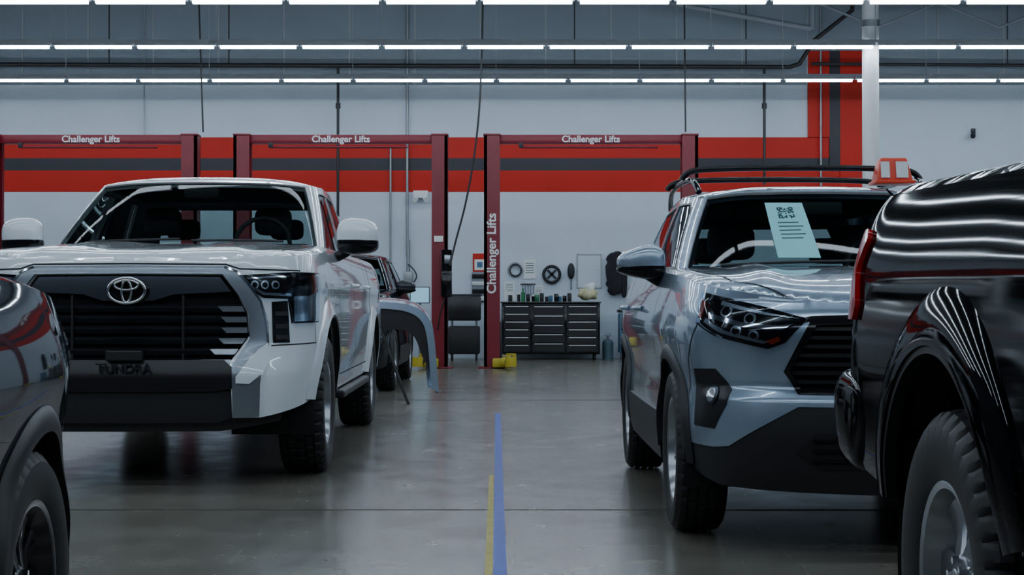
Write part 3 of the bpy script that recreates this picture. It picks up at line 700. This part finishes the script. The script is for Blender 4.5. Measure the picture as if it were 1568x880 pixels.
# =============================================================== BLACK MID-SIZE PICKUP
def pickup_black(G):
    g=pchip([(-.9,1.08),(-.7,1.13),(0,1.20),(.7,1.23),(1.0,1.25),(2.0,1.265),(2.5,1.305),(3.2,1.32),(4.3,1.345)])
    W=Wrap([(0,-.93),(.50,-.88,.2),(.80,-.72,.25),(.93,-.40,.25),(.945,.1,.3),(.945,3.3,.3),(.968,4.02,.1),(.962,4.14,.05),(.90,4.21,.03),(0,4.23)],
      [(.3,.05),(.5,.0),(.8,.02),(1.1,.08)],
      [(.35,.06),(.5,.03),(.65,.008),(.85,.0),(1.0,.010),(1.06,.016),(1.12,.028),(1.20,.052),(1.26,.080),(1.31,.12)],
      [(.3,.03),(1.05,.01),(1.3,.05)],.7,1.1,.02,.2,g,.04)
    sx,sy=W.sx,W.sy
    A=(0,.39,.50,.52);R=(3.24,.39,.49,.53);zb=.52
    poly=W.top(0,W.end)+[(W.end,.70),(sy(4.1),.66),(sy(3.98),.56)]+W.arch(*R,zb)+W.arch(*A,zb)+[(sx(.9),.5),(.5,.42),(0,.42)]
    panel(G,'body_shell',W.F(),poly,'black_paint',(.022,.022),mirror=True,skirt=.03)
    fd,B=deckfunc(W,lambda x,y:0,.05)
    cab=[(-.70,.95),(0,.75),(.70,.95),(.76,1.2),(.76,2.25),(-.76,2.25),(-.76,1.2)]
    bed=[(-.76,2.55),(.76,2.55),(.76,4.10),(-.76,4.10)]
    panel(G,'hood_and_rails',fd,[tuple(b) for b in B[::6]],'black_paint',(.04,.04),holes=[cab,bed],skirt=.02,center=(0,1.5,0))
    box(G,'bed_floor',(0,3.33,.78),(1.6,1.6,.05),'dark')
    boxes(G,'bed_inner_walls',[((.77,3.33,1.03),(.02,1.6,.48)),((-.77,3.33,1.03),(.02,1.6,.48)),((0,2.54,1.03),(1.6,.02,.48)),((0,4.11,1.03),(1.6,.02,.48))],'plastic')
    box(G,'underbody',(0,1.7,.55),(1.15,4.6,.3),'dark',.05)
    for a in(A,R): liner(G,'wheel_well',a[0],a[1],a[2]+.01,a[3]+.01,.92,.45)
    fl=lambda t:.034*(math.cos(min(1,t)*math.pi/2))**.7 if t<1 else 0.
    for a in(A,R):
        flare(G,'arch_flare',W,a[0],a[1],a[2]-.01,a[3]-.01,.13,.03,zb,'black_paint',fn=fl)
        flare(G,'arch_lip',W,a[0],a[1],a[2]-.028,a[3]-.028,.02,.03,zb,'plastic',fn=lambda t:.028)
    strip(G,'bed_gap',W.F(.0015),[(sy(2.42),1.25),(sy(2.42),.6)],.02,'dark')
    strip(G,'door_gap_a',W.F(.0015),[(sy(.75),1.2),(sy(.75),.55)],.008,'dark')
    strip(G,'door_gap_b',W.F(.0015),[(sy(1.65),1.22),(sy(1.65),.55)],.008,'dark')
    handles(G,W,(1.5,2.25),1.0,'gloss_black')
    panel(G,'tail_lamp',W.F(.014),[(W.rx(.74),1.20),(W.rx(.74),.96),(sy(4.02),.96),(sy(4.00),1.0),(sy(4.04),1.1),(sy(4.00),1.18),(sy(4.03),1.205)],'redlens',(.02,.02),mirror=True,skirt=.02)
    box(G,'rear_bumper',(0,4.24,.69),(1.62,.16,.22),'gloss_black',.05)
    def bw(p):
        if p.z<0: p.y*=1+.9*p.z/.27
        return p
    for sg in(1,-1): blob(G,'bumper_end',(sg*.895,4.12,.685),(.17,.42,.28),'black_paint',.55,.55,n=48,warp=bw)
    boxes(G,'hitch',[((0,4.2,.5),(.12,.2,.1))],'plastic',.02)
    boxes(G,'mud_guard',[((.80,3.79,.50),(.2,.02,.2)),((-.80,3.79,.50),(.2,.02,.2))],'plastic',.006)
    H=House([(0,.72,1.24),(.42,.78,1.235),(.76,.98,1.22),(.81,1.2,1.22),(.815,1.6,1.23),(.81,2.1,1.24),(.76,2.3,1.25),(.4,2.34,1.25),(0,2.35,1.25)],
            [(0,1.32,1.68),(.38,1.35,1.675),(.60,1.42,1.66),(.655,1.55,1.66),(.66,1.75,1.67),(.65,2.05,1.66),(.60,2.18,1.65),(.35,2.22,1.65),(0,2.22,1.65)],.015,.05)
    U=H.U;cc=(0,1.8,1.2)
    wf=[(2.55,.05),(3.92,.05),(3.92,.88),(3.1,.90),(2.8,.82)];wr=[(4.06,.05),(4.85,.05),(4.98,.88),(4.06,.88)]
    panel(G,'cab_frame',H.F(),[(1.97,-.02),(U,-.02),(U,.12),(6.5,.12),(6.6,.85),(U,.85),(U,1),(0,1),(0,.95),(1.93,.95)],'black_paint',(.06,.06),holes=[wf,wr],mirror=True,skirt=.03,center=cc)
    panel(G,'windshield',H.F(-.004),[(-1.96,.02),(1.96,.02),(1.92,.955),(-1.92,.955)],'glass',(.1,.1),skirt=0,center=cc)
    for nm,w in(('side_glass',wf),('rear_side_glass',wr),('rear_glass',[(6.5,.12),(U,.12),(U,.85),(6.6,.85)])):
        panel(G,nm,H.F(-.006),w,'sglass',(.1,.08),mirror=True,skirt=0,center=cc)
    panel(G,'roof',H.roof,[(0,.01),(U,.01),(U,1.0),(0,1.0)],'black_paint',(.15,.08),mirror=True,skirt=.012,center=cc)
    box(G,'cabin_floor',(0,1.7,.85),(1.4,1.5,.05),'interior')
    seats(G,1.7,2.1,(-.36,.36),.9,1.4,False)
    mirror_unit(G,1.0,1.05,1.28,.2,.15,.2,'black_paint',.82)
    for sg in(1,-1):
        wheel(G,'front_wheel_%s'%('a' if sg>0 else 'b'),(sg*.82,0,.385),.385,.265,.225,'split',sg,'at')
        wheel(G,'rear_wheel_%s'%('a' if sg>0 else 'b'),(sg*.82,3.24,.385),.385,.265,.225,'split',sg,'at')
    panel(G,'grille_insert',W.F(.01),[(0,1.0),(.45,.98),(.5,.7),(.4,.55),(0,.55)],'plastic',(.05,.05),mirror=True,skirt=.01)
    panel(G,'headlamp_lens',W.F(.012),[(.52,.98),(sx(.88),1.0),(sx(.88),.85),(.56,.83)],'lampin',(.04,.04),mirror=True,skirt=.01)

truck=group('pickup_truck',(-2.10,9.5,0),math.radians(1.0)); pickup_white(truck)
suv=group('suv',(1.60,7.06,0),0); crossover(suv,'silver_paint','silver',1.2,True,True)
truck2=group('pickup_truck',(1.890,.26,0),0); pickup_black(truck2)
suv2=group('suv',(-1.925,3.62,0),math.pi+.05,.93); crossover(suv2,'grey_paint','black',1.2,False,False,(.92,1.08))
suv3=group('suv',(-2.25,18.5,0),0); crossover(suv3,'grey_paint','silver',.6,False)
# =============================================================== ROOM
YB=29.6;YF=-8;XW=14;H0=7.3
def floormat():
    m=bpy.data.materials.new('concrete_floor');m.use_nodes=True;nt=m.node_tree;b=nt.nodes['Principled BSDF'];L=nt.links.new
    tc=nt.nodes.new('ShaderNodeTexCoord')
    def noise(scale,det,rg,sc=(1,1,1)):
        n=nt.nodes.new('ShaderNodeTexNoise');n.inputs['Scale'].default_value=scale;n.inputs['Detail'].default_value=det;n.inputs['Roughness'].default_value=rg
        mp=nt.nodes.new('ShaderNodeMapping');mp.inputs['Scale'].default_value=sc
        L(tc.outputs['Object'],mp.inputs[0]);L(mp.outputs[0],n.inputs['Vector']);return n
    def ramp(n,p0,c0,p1,c1):
        r=nt.nodes.new('ShaderNodeValToRGB');e=r.color_ramp.elements
        e[0].position=p0;e[0].color=(*c0,1);e[1].position=p1;e[1].color=(*c1,1);L(n.outputs['Fac'],r.inputs[0]);return r
    def mul(a,bb,f):
        mx=nt.nodes.new('ShaderNodeMix');mx.data_type='RGBA';mx.blend_type='MULTIPLY';mx.inputs[0].default_value=f
        L(a,mx.inputs[6]);L(bb,mx.inputs[7]);return mx.outputs[2]
    n1=noise(.9,5,.5,(1,.5,1));r1=ramp(n1,.25,(.140,.133,.108),.75,(.225,.214,.178))
    n2=noise(4,6,.55,(1,.7,1));r2=ramp(n2,.25,(.78,.78,.78),.75,(1,1,1))
    c=mul(r1.outputs[0],r2.outputs[0],.85)
    br=nt.nodes.new('ShaderNodeTexBrick');br.inputs['Color1'].default_value=(.88,.88,.88,1);br.inputs['Color2'].default_value=(1.05,1.05,1.04,1)
    br.inputs['Mortar'].default_value=(1.4,1.4,1.35,1);br.inputs['Scale'].default_value=1;br.inputs['Mortar Size'].default_value=.01
    br.inputs['Mortar Smooth'].default_value=.9
    br.offset=0;br.inputs['Brick Width'].default_value=1.1;br.inputs['Row Height'].default_value=1.1
    L(tc.outputs['Object'],br.inputs['Vector'])
    c=mul(c,br.outputs[0],.4);L(c,b.inputs['Base Color'])
    mr=nt.nodes.new('ShaderNodeMapRange');mr.inputs[1].default_value=.2;mr.inputs[2].default_value=.8;mr.inputs[3].default_value=.17;mr.inputs[4].default_value=.30
    L(n2.outputs['Fac'],mr.inputs[0]);L(mr.outputs[0],b.inputs['Roughness'])
    bp=nt.nodes.new('ShaderNodeBump');bp.inputs['Strength'].default_value=.015;bp.inputs['Distance'].default_value=.004
    L(n2.outputs['Fac'],bp.inputs['Height']);L(bp.outputs[0],b.inputs['Normal'])
    return m
M['floor']=floormat()
M['wall']=mat('white_wall',(.58,.65,.73),.6,noise=.06,nscale=1.5)
M['sidewall']=mat('grey_wall',(.10,.11,.13),.7,noise=.1,nscale=1.)
M['ceil']=mat('ceiling_deck',(.10,.115,.14),.8,noise=.08,nscale=2)
M['upper']=mat('upper_insulation',(.22,.26,.30),.7,noise=.1,nscale=1.2)
box(None,'floor',(0,(YB+YF)/2,-.05),(2*XW,YB-YF,.1),'floor')
box(None,'ceiling',(0,(YB+YF)/2,H0+.05),(2*XW,YB-YF,.1),'ceil')
box(None,'wall_back',(0,YB+.1,H0/2),(2*XW,.2,H0),'wall')
box(None,'wall_front',(0,YF-.1,H0/2),(2*XW,.2,H0),'sidewall')
box(None,'wall_left',(-XW-.1,(YB+YF)/2,H0/2),(.2,YB-YF,H0),'sidewall')
box(None,'wall_right',(XW+.1,(YB+YF)/2,H0/2),(.2,YB-YF,H0),'sidewall')
x0=-14.;x1=6.12
boxes(None,'trim_1',[(((x0+x1)/2,YB-.004,3.30),(x1-x0,.008,.40)),(((x0+5.92)/2,YB-.004,3.925),(5.92-x0,.008,.39)),((5.72,YB-.025,4.925),(.40,.05,1.61)),((6.33,YB-.025,4.415),(.42,.05,2.63))],'stripe_red')
boxes(None,'trim_2',[(((x0+x1)/2,YB-.003,3.615),(x1-x0,.006,.23)),((6.02,YB-.023,4.615),(.20,.046,2.23))],'stripe_black')
up=group('upper_wall_panelling')
boxes(up,'panels',[((-13.4+1.22*i,YB-.015,6.2),(1.19,.03,2.2)) for i in range(23)],'upper')
boxes(up,'battens',[((-13.4+.61+1.22*i,YB-.03,6.2),(.03,.03,2.2)) for i in range(22)],'galv')
for k in range(9):
    y=20.2+3.55*(2-k)
    gme=group('fluorescent_light_row')
    off=[.35,-.1,.2][k%3]
    xs=[off+1.235*i for i in range(-11,12) if abs(off+1.235*i)<13.3]
    boxes(gme,'housings',[((x,y,4.90),(1.20,.11,.05)) for x in xs],'galv')
    boxes(gme,'lamp_tubes',[((x,y,4.855),(1.13,.075,.036)) for x in xs],'tube')
    boxes(gme,'support_channel',[((0,y,4.95),(27,.045,.04))],'galv')
    boxes(gme,'hanger_rods',[((x+.61,y,(4.96+H0)/2),(.012,.012,H0-4.96)) for x in xs[::2]],'galv')
for i,y in enumerate((-4,2.5,9,15.5,22,)):
    jg=group('roof_joist')
    boxes(jg,'chords',[((0,y,7.22),(28,.12,.08)),((0,y,6.62),(28,.12,.08))],'steel')
    tube(jg,'web',[(-14+i2*1.0,y,6.62 if i2%2 else 7.22) for i2 in range(29)],.025,'steel')
jb=group('roof_brace')
tube(jb,'brace_beam',[(1.2,28.6,6.75),(3.9,28.6,6.25),(5.4,28.6,5.98)],.05,'steel')
boxes(jb,'brace_chord',[((9.7,28.6,6.45),(8.5,.1,.09))],'steel')
tube(jb,'brace_web',[(5.5,28.6,6.45),(6.6,28.6,6.0),(7.7,28.6,6.45),(8.8,28.6,6.0),(9.9,28.6,6.45),(11,28.6,6.0),(12,28.6,6.45)],.025,'steel')
cyl(jb,'brace_post',(5.42,28.6,5.95),(5.42,28.6,H0),.05,'steel')
pp=group('sprinkler_pipe')
tube(pp,'main',[(-13.9,29.1,5.42),(5.1,29.1,5.36),(5.28,29.1,5.42),(5.55,29.1,5.85),(6.25,29.1,6.4),(6.3,29.1,7.28)],.042,'pipe')
tube(pp,'branch',[(5.5,29.1,5.42),(13.9,29.1,5.36)],.03,'pipe')
for x,zb_ in((-3.2,2.62),(4.64,3.2)):
    tube(pp,'drop',[(x,29.15,5.40),(x,29.15,zb_)],.026,'pipe')
    cyl(pp,'coupling',(x,29.15,4.6),(x,29.15,4.7),.045,'pipe')
for x in(-7.4,-5.2,1.15,4.3,-9.6,9.1): tube(pp,'hanger',[(x,29.1,5.4),(x,29.1,7.28)],.012,'pipe')
cd=group('wall_conduit')
for x,z0,z1,r in((-1.95,1.9,7.2,.025),(-2.26,.6,3.95,.02),(-6.85,4.1,7.2,.012),(5.75,3.2,7.2,.02),(-1.93,1.5,2.2,.035)):
    tube(cd,'pipe_run',[(x,YB-.09,z0),(x,YB-.09,z1)],r,'galv')
box(cd,'junction_box',(-1.93,YB-.08,1.5),(.16,.1,.22),'galv',.01)
tube(cd,'loose_wire',[(-1.93,YB-.14,1.75),(-1.75,YB-.14,1.6),(-1.8,YB-.14,1.4),(-1.93,YB-.14,1.35)],.012,'pipe',smooth=True)
hc=group('hanging_cable')
tube(hc,'cable_a',[(-5.05,25.3,7.28),(-4.98,25.3,5.2),(-4.93,25.3,3.75)],.014,'pipe',smooth=True)
tube(hc,'cable_b',[(-.42,24.6,7.28),(-.46,24.6,5.0),(-.52,24.6,3.7),(-.70,24.6,2.6),(-.90,24.6,1.9),(-.96,24.55,1.6)],.016,'pipe',smooth=True)
tube(hc,'cable_c',[(2.74,25.3,7.28),(2.77,25.3,3.75)],.014,'pipe')
pc=group('support_column')
cyl(pc,'shaft',(5.43,24,0),(5.43,24,6.6),.125,'white',seg=32)
box(pc,'cap_plate',(5.43,24,6.64),(.4,.4,.06),'steel',.01)
box(pc,'base_plate',(5.43,24,.015),(.4,.4,.03),'steel',.005)
cyl(pc,'collar',(5.43,24,5.2),(5.43,24,5.3),.14,'galv')
# =============================================================== LIFTS
def lift(xc):
    L=group('two_post_lift',(xc,25,0))
    hs=1.555
    for sg in(-1,1):
        x=sg*hs
        boxes(L,'post',[((x+sg*.10,0,1.84),(.05,.28,3.66)),((x,-.125,1.84),(.25,.03,3.66)),((x,.125,1.84),(.25,.03,3.66)),((x-sg*.10,-.10,1.84),(.03,.06,3.66)),((x-sg*.10,.10,1.84),(.03,.06,3.66))],'liftred')
        box(L,'base_plate',(x,0,.012),(.42,.45,.024),'liftred',.004)
        box(L,'carriage',(x-sg*.06,0,.42),(.20,.22,.62),'stripe_black',.01)
        for sy_ in(-1,1):
            tube(L,'swing_arm',[(x-sg*.12,sy_*.10,.12),(x-sg*.25,sy_*.55,.12),(x-sg*.30,sy_*.95,.12)],.05,'stripe_black')
            cyl(L,'arm_pad',(x-sg*.30,sy_*.97,.06),(x-sg*.30,sy_*.97,.20),.085,'yellow')
            box(L,'arm_restraint',(x-sg*.14,sy_*.26,.09),(.26,.16,.14),'yellow',.02)
            box(L,'arm_sleeve',(x-sg*.22,sy_*.5,.12),(.16,.14,.12),'yellow',.02)
        box(L,'top_cap',(x,0,3.665),(.27,.30,.03),'liftred',.005)
    box(L,'overhead_beam',(0,0,3.60),(2*hs+.2,.16,.14),'liftred',.01)
    tube(L,'shutoff_bar',[(-1.1,-.10,3.47),(1.05,-.10,3.47)],.02,'liftred')
    box(L,'shutoff_switch',(-1.1,-.10,3.50),(.07,.06,.08),'stripe_black',.01)
    text(L,'beam_lettering','Challenger Lifts',(0,-.086,3.595),.145,'white',bold=.003)
    return L
l1=lift(-6.62);l2=lift(-2.69);l3=lift(1.24)
text(l3,'post_lettering','Challenger Lifts',(-1.555,-.145,1.80),.20,'white',rot=(math.pi/2,-math.pi/2,0),bold=.004)
pu=group('lift_power_unit',(-1.02,24.72,0))
box(pu,'tank',(0,0,1.32),(.17,.17,.42),'gloss_black',.03)
cyl(pu,'motor',(0,0,1.52),(0,0,1.85),.085,'gloss_black')
box(pu,'switch_box',(.02,-.08,1.70),(.10,.08,.14),'satin',.01)
box(pu,'label',(-.13,.125,2.03),(.14,.01,.09),'paper')
box(pu,'mounting_bracket',(-.05,.10,1.55),(.1,.12,.5),'liftred',.01)
tube(pu,'hose',[(0,.0,1.15),(-.1,0,.95),(-.14,.1,.6)],.012,'pipe',smooth=True)
# =============================================================== WALL-SIDE EQUIPMENT
tcg=group('tool_chest',(.70,28.95,0))
box(tcg,'cabinet',(0,0,.56),(1.78,.6,.92),'gloss_black',.015)
box(tcg,'top_mat',(0,0,1.035),(1.82,.63,.03),'plastic',.01)
for a in(-.8,.8):
    for b in(-.2,.2): cyl(tcg,'caster',(a-.02,b,.05),(a+.02,b,.05),.05,'rubber')
dr=[];hd=[]
for cix,(xa,wd) in enumerate(((-.86,.50),(-.34,.60),(.28,.58))):
    n=6 if cix!=1 else 5
    for i in range(n):
        hgt=.84/n; z=.14+hgt*(i+.5)
        dr.append(((xa+wd/2,-.305,z),(wd-.015,.02,hgt-.012))); hd.append(((xa+wd/2,-.322,z+hgt*.38),(wd-.09,.014,.014)))
boxes(tcg,'drawers',dr,'satin_black',.003);boxes(tcg,'drawer_pulls',hd,'white')
tp=group('chest_top_clutter',(.70,28.95,1.052))
rnd=random.Random(11)
for i in range(15):
    x=-.82+i*.083+rnd.uniform(-.01,.01)
    mm=rnd.choice(['plastic','gloss_black','galv','teal','blue','satin','stripe_black','stripe_black','paper','plastic'])
    h=rnd.uniform(.07,.17)
    if i%3: box(tp,'tool_case',(x,rnd.uniform(-.2,.1),h/2),(.075,.1,h),mm,.01)
    else:
        cyl(tp,'spray_can',(x,-.1,0),(x,-.1,h*1.3),.03,mm); cyl(tp,'spray_cap',(x,-.1,h*1.3),(x,-.1,h*1.3+.04),.018,'white')
cyl(tp,'bottle',(-.5,-.24,0),(-.5,-.24,.17),.035,'teal');cyl(tp,'bottle_neck',(-.5,-.24,.17),(-.5,-.24,.24),.014,'teal')
def crumple(p):
    p.x+=.02*math.sin(p.z*40+p.y*30);p.y+=.02*math.sin(p.x*50);p.z+=.015*math.sin(p.x*35+p.y*20);return p
rg=group('shop_rag_pile',(1.38,28.85,1.08));blob(rg,'rags',(0,0,.11),(.34,.3,.21),'cloth',.8,warp=crumple,n=40);blob(rg,'rag_fold',(.03,-.02,.23),(.22,.2,.16),'paper',.9,warp=crumple,n=40)
w=group('wheel_wall_clock',(.74,YB-.06,1.56))
tube(w,'rim',ring((0,0,0),.15,.15),.03,'rubber',True);cyl(w,'disc',(0,.02,0),(0,-.005,0),.135,'satin',seg=36)
for a in(.785,2.356): box(w,'spoke',(0,-.015,0),(.225,.02,.045),'stripe_black',rot=(0,a,0))
hs=group('coiled_hose',(.06,YB-.04,1.65));tube(hs,'coil',ring((0,0,0),.12,.12),.022,'galv',True);tube(hs,'coil_inner',ring((.005,-.02,-.01),.105,.11),.014,'pipe',True)
def sheet(nm,x,z,w,h,m='paper',fr=None):
    p=group(nm,(x,YB-.012,z));box(p,'sheet',(0,0,0),(w,.006,h),m)
    boxes(p,'print_lines',[((0,-.005,h*.3-i*h*.12),(w*.7,.002,h*.03)) for i in range(5)],'ink' if m=='paper' else m)
    if fr:
        boxes(p,'frame',[((0,-.004,h/2),(w+.02,.014,.02)),((0,-.004,-h/2),(w+.02,.014,.02)),((w/2,-.004,0),(.02,.014,h)),((-w/2,-.004,0),(.02,.014,h))],fr)
sheet('posted_notice',.33,1.66,.22,.36);sheet('posted_notice',1.44,1.62,.44,.62,'wall','galv');sheet('posted_notice',-.05,1.3,.2,.26);sheet('posted_notice',.50,1.25,.16,.2)
ws=group('wall_safety_sign',(-.60,YB-.02,1.78));box(ws,'board',(0,0,0),(.26,.02,.34),'stripe_red',.004);box(ws,'inner_panel',(0,-.012,-.04),(.2,.006,.2),'paper');box(ws,'symbol',(0,-.018,-.04),(.1,.004,.1),'blue')
wr_=group('document_rack',(-.62,YB-.06,1.33));box(wr_,'back',(0,.03,0),(.26,.02,.56),'satin')
for i in range(4): box(wr_,'tray',(0,-.03,-.22+.14*i),(.24,.08,.06),'plastic' if i%2 else 'paper',.005,rot=(.3,0,0))
bt=group('disc_brush',(1.10,YB-.06,1.62));blob(bt,'brush_head',(0,0,0),(.13,.08,.3),'plastic',.9);cyl(bt,'handle',(0,0,-.35),(0,0,-.1),.014,'satin')
hw_=group('hanging_wrench_set',(.35,YB-.03,1.30))
for i in range(5):
    cyl(hw_,'wrench',(-.15+i*.05,0,-.09),(-.15+i*.05,0,.05+.01*i),.008,'satin');cyl(hw_,'wrench_head',(-.15+i*.05,-.01,-.10),(-.15+i*.05,.01,-.10),.018,'satin')
box(hw_,'rail',(-.05,.01,.08),(.28,.015,.02),'stripe_black')
cr=group('rolling_shop_cart',(-.86,28.6,0))
box(cr,'lower_bin',(0,0,.36),(.56,.5,.5),'plastic',.03);box(cr,'upper_bin',(0,0,.93),(.60,.5,.44),'satin_black',.03);box(cr,'lid',(0,0,1.17),(.62,.52,.03),'plastic',.01)
for a in(-.22,.22):
    for b in(-.18,.18): cyl(cr,'caster',(a-.015,b,.06),(a+.015,b,.06),.06,'rubber');cyl(cr,'leg',(a,b,.06),(a,b,.75),.015,'satin')
mo=group('diagnostic_monitor',(-1.66,28.6,0))
box(mo,'screen_frame',(0,0,1.17),(.36,.04,.30),'plastic',.01);box(mo,'screen_panel',(0,-.022,1.17),(.33,.004,.27),'screen')
cyl(mo,'stand',(0,.03,.05),(0,.03,1.1),.02,'satin');cyl(mo,'stand_base',(0,.03,0),(0,.03,.05),.2,'plastic')
tb=group('trash_bin',(-2.15,28.7,0))
cyl(tb,'bin_body',(0,0,0),(0,0,.72),.20,'plastic',r2=.26);cyl(tb,'bin_rim',(0,0,.72),(0,0,.76),.275,'stripe_black');cyl(tb,'bin_handle',(-.29,0,.6),(-.25,0,.6),.03,'stripe_black')
el=group('emergency_light',(-1.70,YB-.06,3.05));box(el,'body',(0,0,0),(.28,.1,.14),'white',.015)
for s_ in(-1,1): cyl(el,'lamp_head',(s_*.09,-.03,-.08),(s_*.11,-.10,-.11),.05,'white')
jk=group('hanging_jacket',(1.92,YB-.12,0))
blob(jk,'torso',(0,0,1.58),(.34,.18,.80),'darkcloth',.8,.6,warp=crumple,n=40);blob(jk,'sleeve',(.16,-.02,1.5),(.12,.12,.75),'darkcloth',.9,.6);cyl(jk,'hook',(0,.1,1.97),(0,-.02,1.99),.01,'satin')
gc=group('gas_cylinder',(1.745,28.9,0))
cyl(gc,'tank',(0,0,0),(0,0,.30),.10,'greytank');blob(gc,'shoulder',(0,0,.30),(.2,.2,.14),'greytank',1);cyl(gc,'valve',(0,0,.34),(0,0,.44),.02,'satin');tube(gc,'handle',ring((0,0,.45),.05,.03),.008,'satin',True)
gc2=group('parts_washer',(2.16,29.0,0))
box(gc2,'cabinet',(0,0,.48),(.42,.5,.72),'blue',.02);box(gc2,'lid',(0,0,.88),(.46,.54,.06),'plastic',.02)
for a in(-.15,.15):
    for b in(-.18,.18): cyl(gc2,'leg',(a,b,0),(a,b,.14),.02,'satin')
sc=group('security_camera',(8.6,YB-.02,4.18));box(sc,'mount',(0,-.02,.06),(.08,.05,.08),'stripe_black',.01);cyl(sc,'camera_body',(0,-.03,.0),(-.05,-.18,-.06),.045,'stripe_black')
# fender panel on a stand
fs=group('fender_on_stand',(-1.12,16.3,0))
fx=pchip([(0,-.50),(1,-.25),(2,0.0),(3,.19),(4,.29),(5,.335),(6,.355),(7,.375)])
fz_=pchip([(-7,-.12),(-6,-.35),(-5,-.6),(-4,-.84),(-3,-.965),(-2,-1.03),(-1,-1.05),(0,-1.06)])
def ff(a,t):
    wd=.85 if a<3 else .85-.72*sstep(3,7,a)
    z=-fz_(-a)
    return Vector((fx(a)-.10*t*t,-.1+wd*t,z+.05*math.sin(t*2.2)-.02))
panel(fs,'fender_skin',ff,[(0,0),(7,0),(7,1),(0,1)],'silver_paint',(.25,.1),skirt=.035,center=(-.3,.3,.3))
def fi(a,t):
    r0=ff(a,0);c=Vector((-.32,-.08,.40)); return r0.lerp(c,.02+t*.55)+Vector((0,.02,-.03))
panel(fs,'inner_liner',fi,[(0,0.02),(6.6,0.02),(5.2,.35),(3.8,.5),(2.2,.65),(0,1)],'plastic',(.25,.1),skirt=.01,center=(0,1,.5))
def fo(a,t):
    p=ff(a,0);q=Vector((p.x+.0,p.y-.004,p.z));c=Vector((-.25,p.y-.02,.45));return q.lerp(c,t*.12)
panel(fs,'fender_lip',fo,[(0,0),(7,0),(7,1),(0,1)],'silver_paint',(.2,.3),skirt=.01,center=(-.3,1.3,.3))
tube(fs,'stand_leg_a',[(-.30,.0,.95),(.08,-.35,.0)],.016,'plastic');tube(fs,'stand_leg_b',[(-.30,.3,.95),(-.45,.6,.0)],.016,'plastic')
tube(fs,'stand_leg_c',[(-.05,.0,.95),(-.50,-.1,.0)],.016,'plastic');tube(fs,'stand_rail',[(-.38,.1,.96),(.05,.1,.96)],.018,'plastic')
# service hat on suv roof
ht=group('service_roof_hat',(2.06,8.60,1.650),0,.86)
box(ht,'base',(0,0,.010),(.25,.22,.02),'orange',.006)
box(ht,'body',(0,0,.09),(.23,.18,.15),'orange',.012,taper=(.72,.6))
box(ht,'number_card',(.045,-.080,.088),(.075,.004,.105),'paper',rot=(-.24,0,0));box(ht,'number_card_side',(-.06,-.080,.088),(.055,.004,.105),'paper',rot=(-.24,0,0))
# =============================================================== FLOOR MARKINGS
def fline(nm,x0,y0,x1,y1,w,m,z=.002):
    me=bpy.data.meshes.new(nm);n=Vector((y1-y0,x0-x1)).normalized()*w/2
    vs=[(x0-n.x,y0-n.y,z),(x0+n.x,y0+n.y,z),(x1+n.x,y1+n.y,z),(x1-n.x,y1-n.y,z)]
    me.from_pydata([(a,b,0) for a,b,_ in vs]+vs,[],[(4,5,6,7),(0,1,5,4),(1,2,6,5),(2,3,7,6),(3,0,4,7)]);return link(nm,me,None,m)
fline('floor_tape_blue',-.006,2,-.13,14.6,.050,'blueline')
fline('floor_tape_yellow',-.050,2,-.120,9.3,.028,'yellowline')
for k,y in enumerate((7.74,16.6,)): fline('floor_joint',-13.9,y,13.9,y,.016,'joint',.0015)
# =============================================================== LIGHT / WORLD / CAMERA
w=bpy.data.worlds.new('World');bpy.context.scene.world=w;w.use_nodes=True
w.node_tree.nodes['Background'].inputs[0].default_value=(.5,.6,.7,1);w.node_tree.nodes['Background'].inputs[1].default_value=.02
cam=bpy.data.cameras.new('camera');co=bpy.data.objects.new('camera',cam);COL.objects.link(co)
cam.sensor_width=36;cam.lens=36*2430/1568;cam.clip_start=.05;cam.clip_end=100
co.location=(0,0,1.0);co.rotation_euler=(math.radians(90+.613),0,0)
bpy.context.scene.camera=co
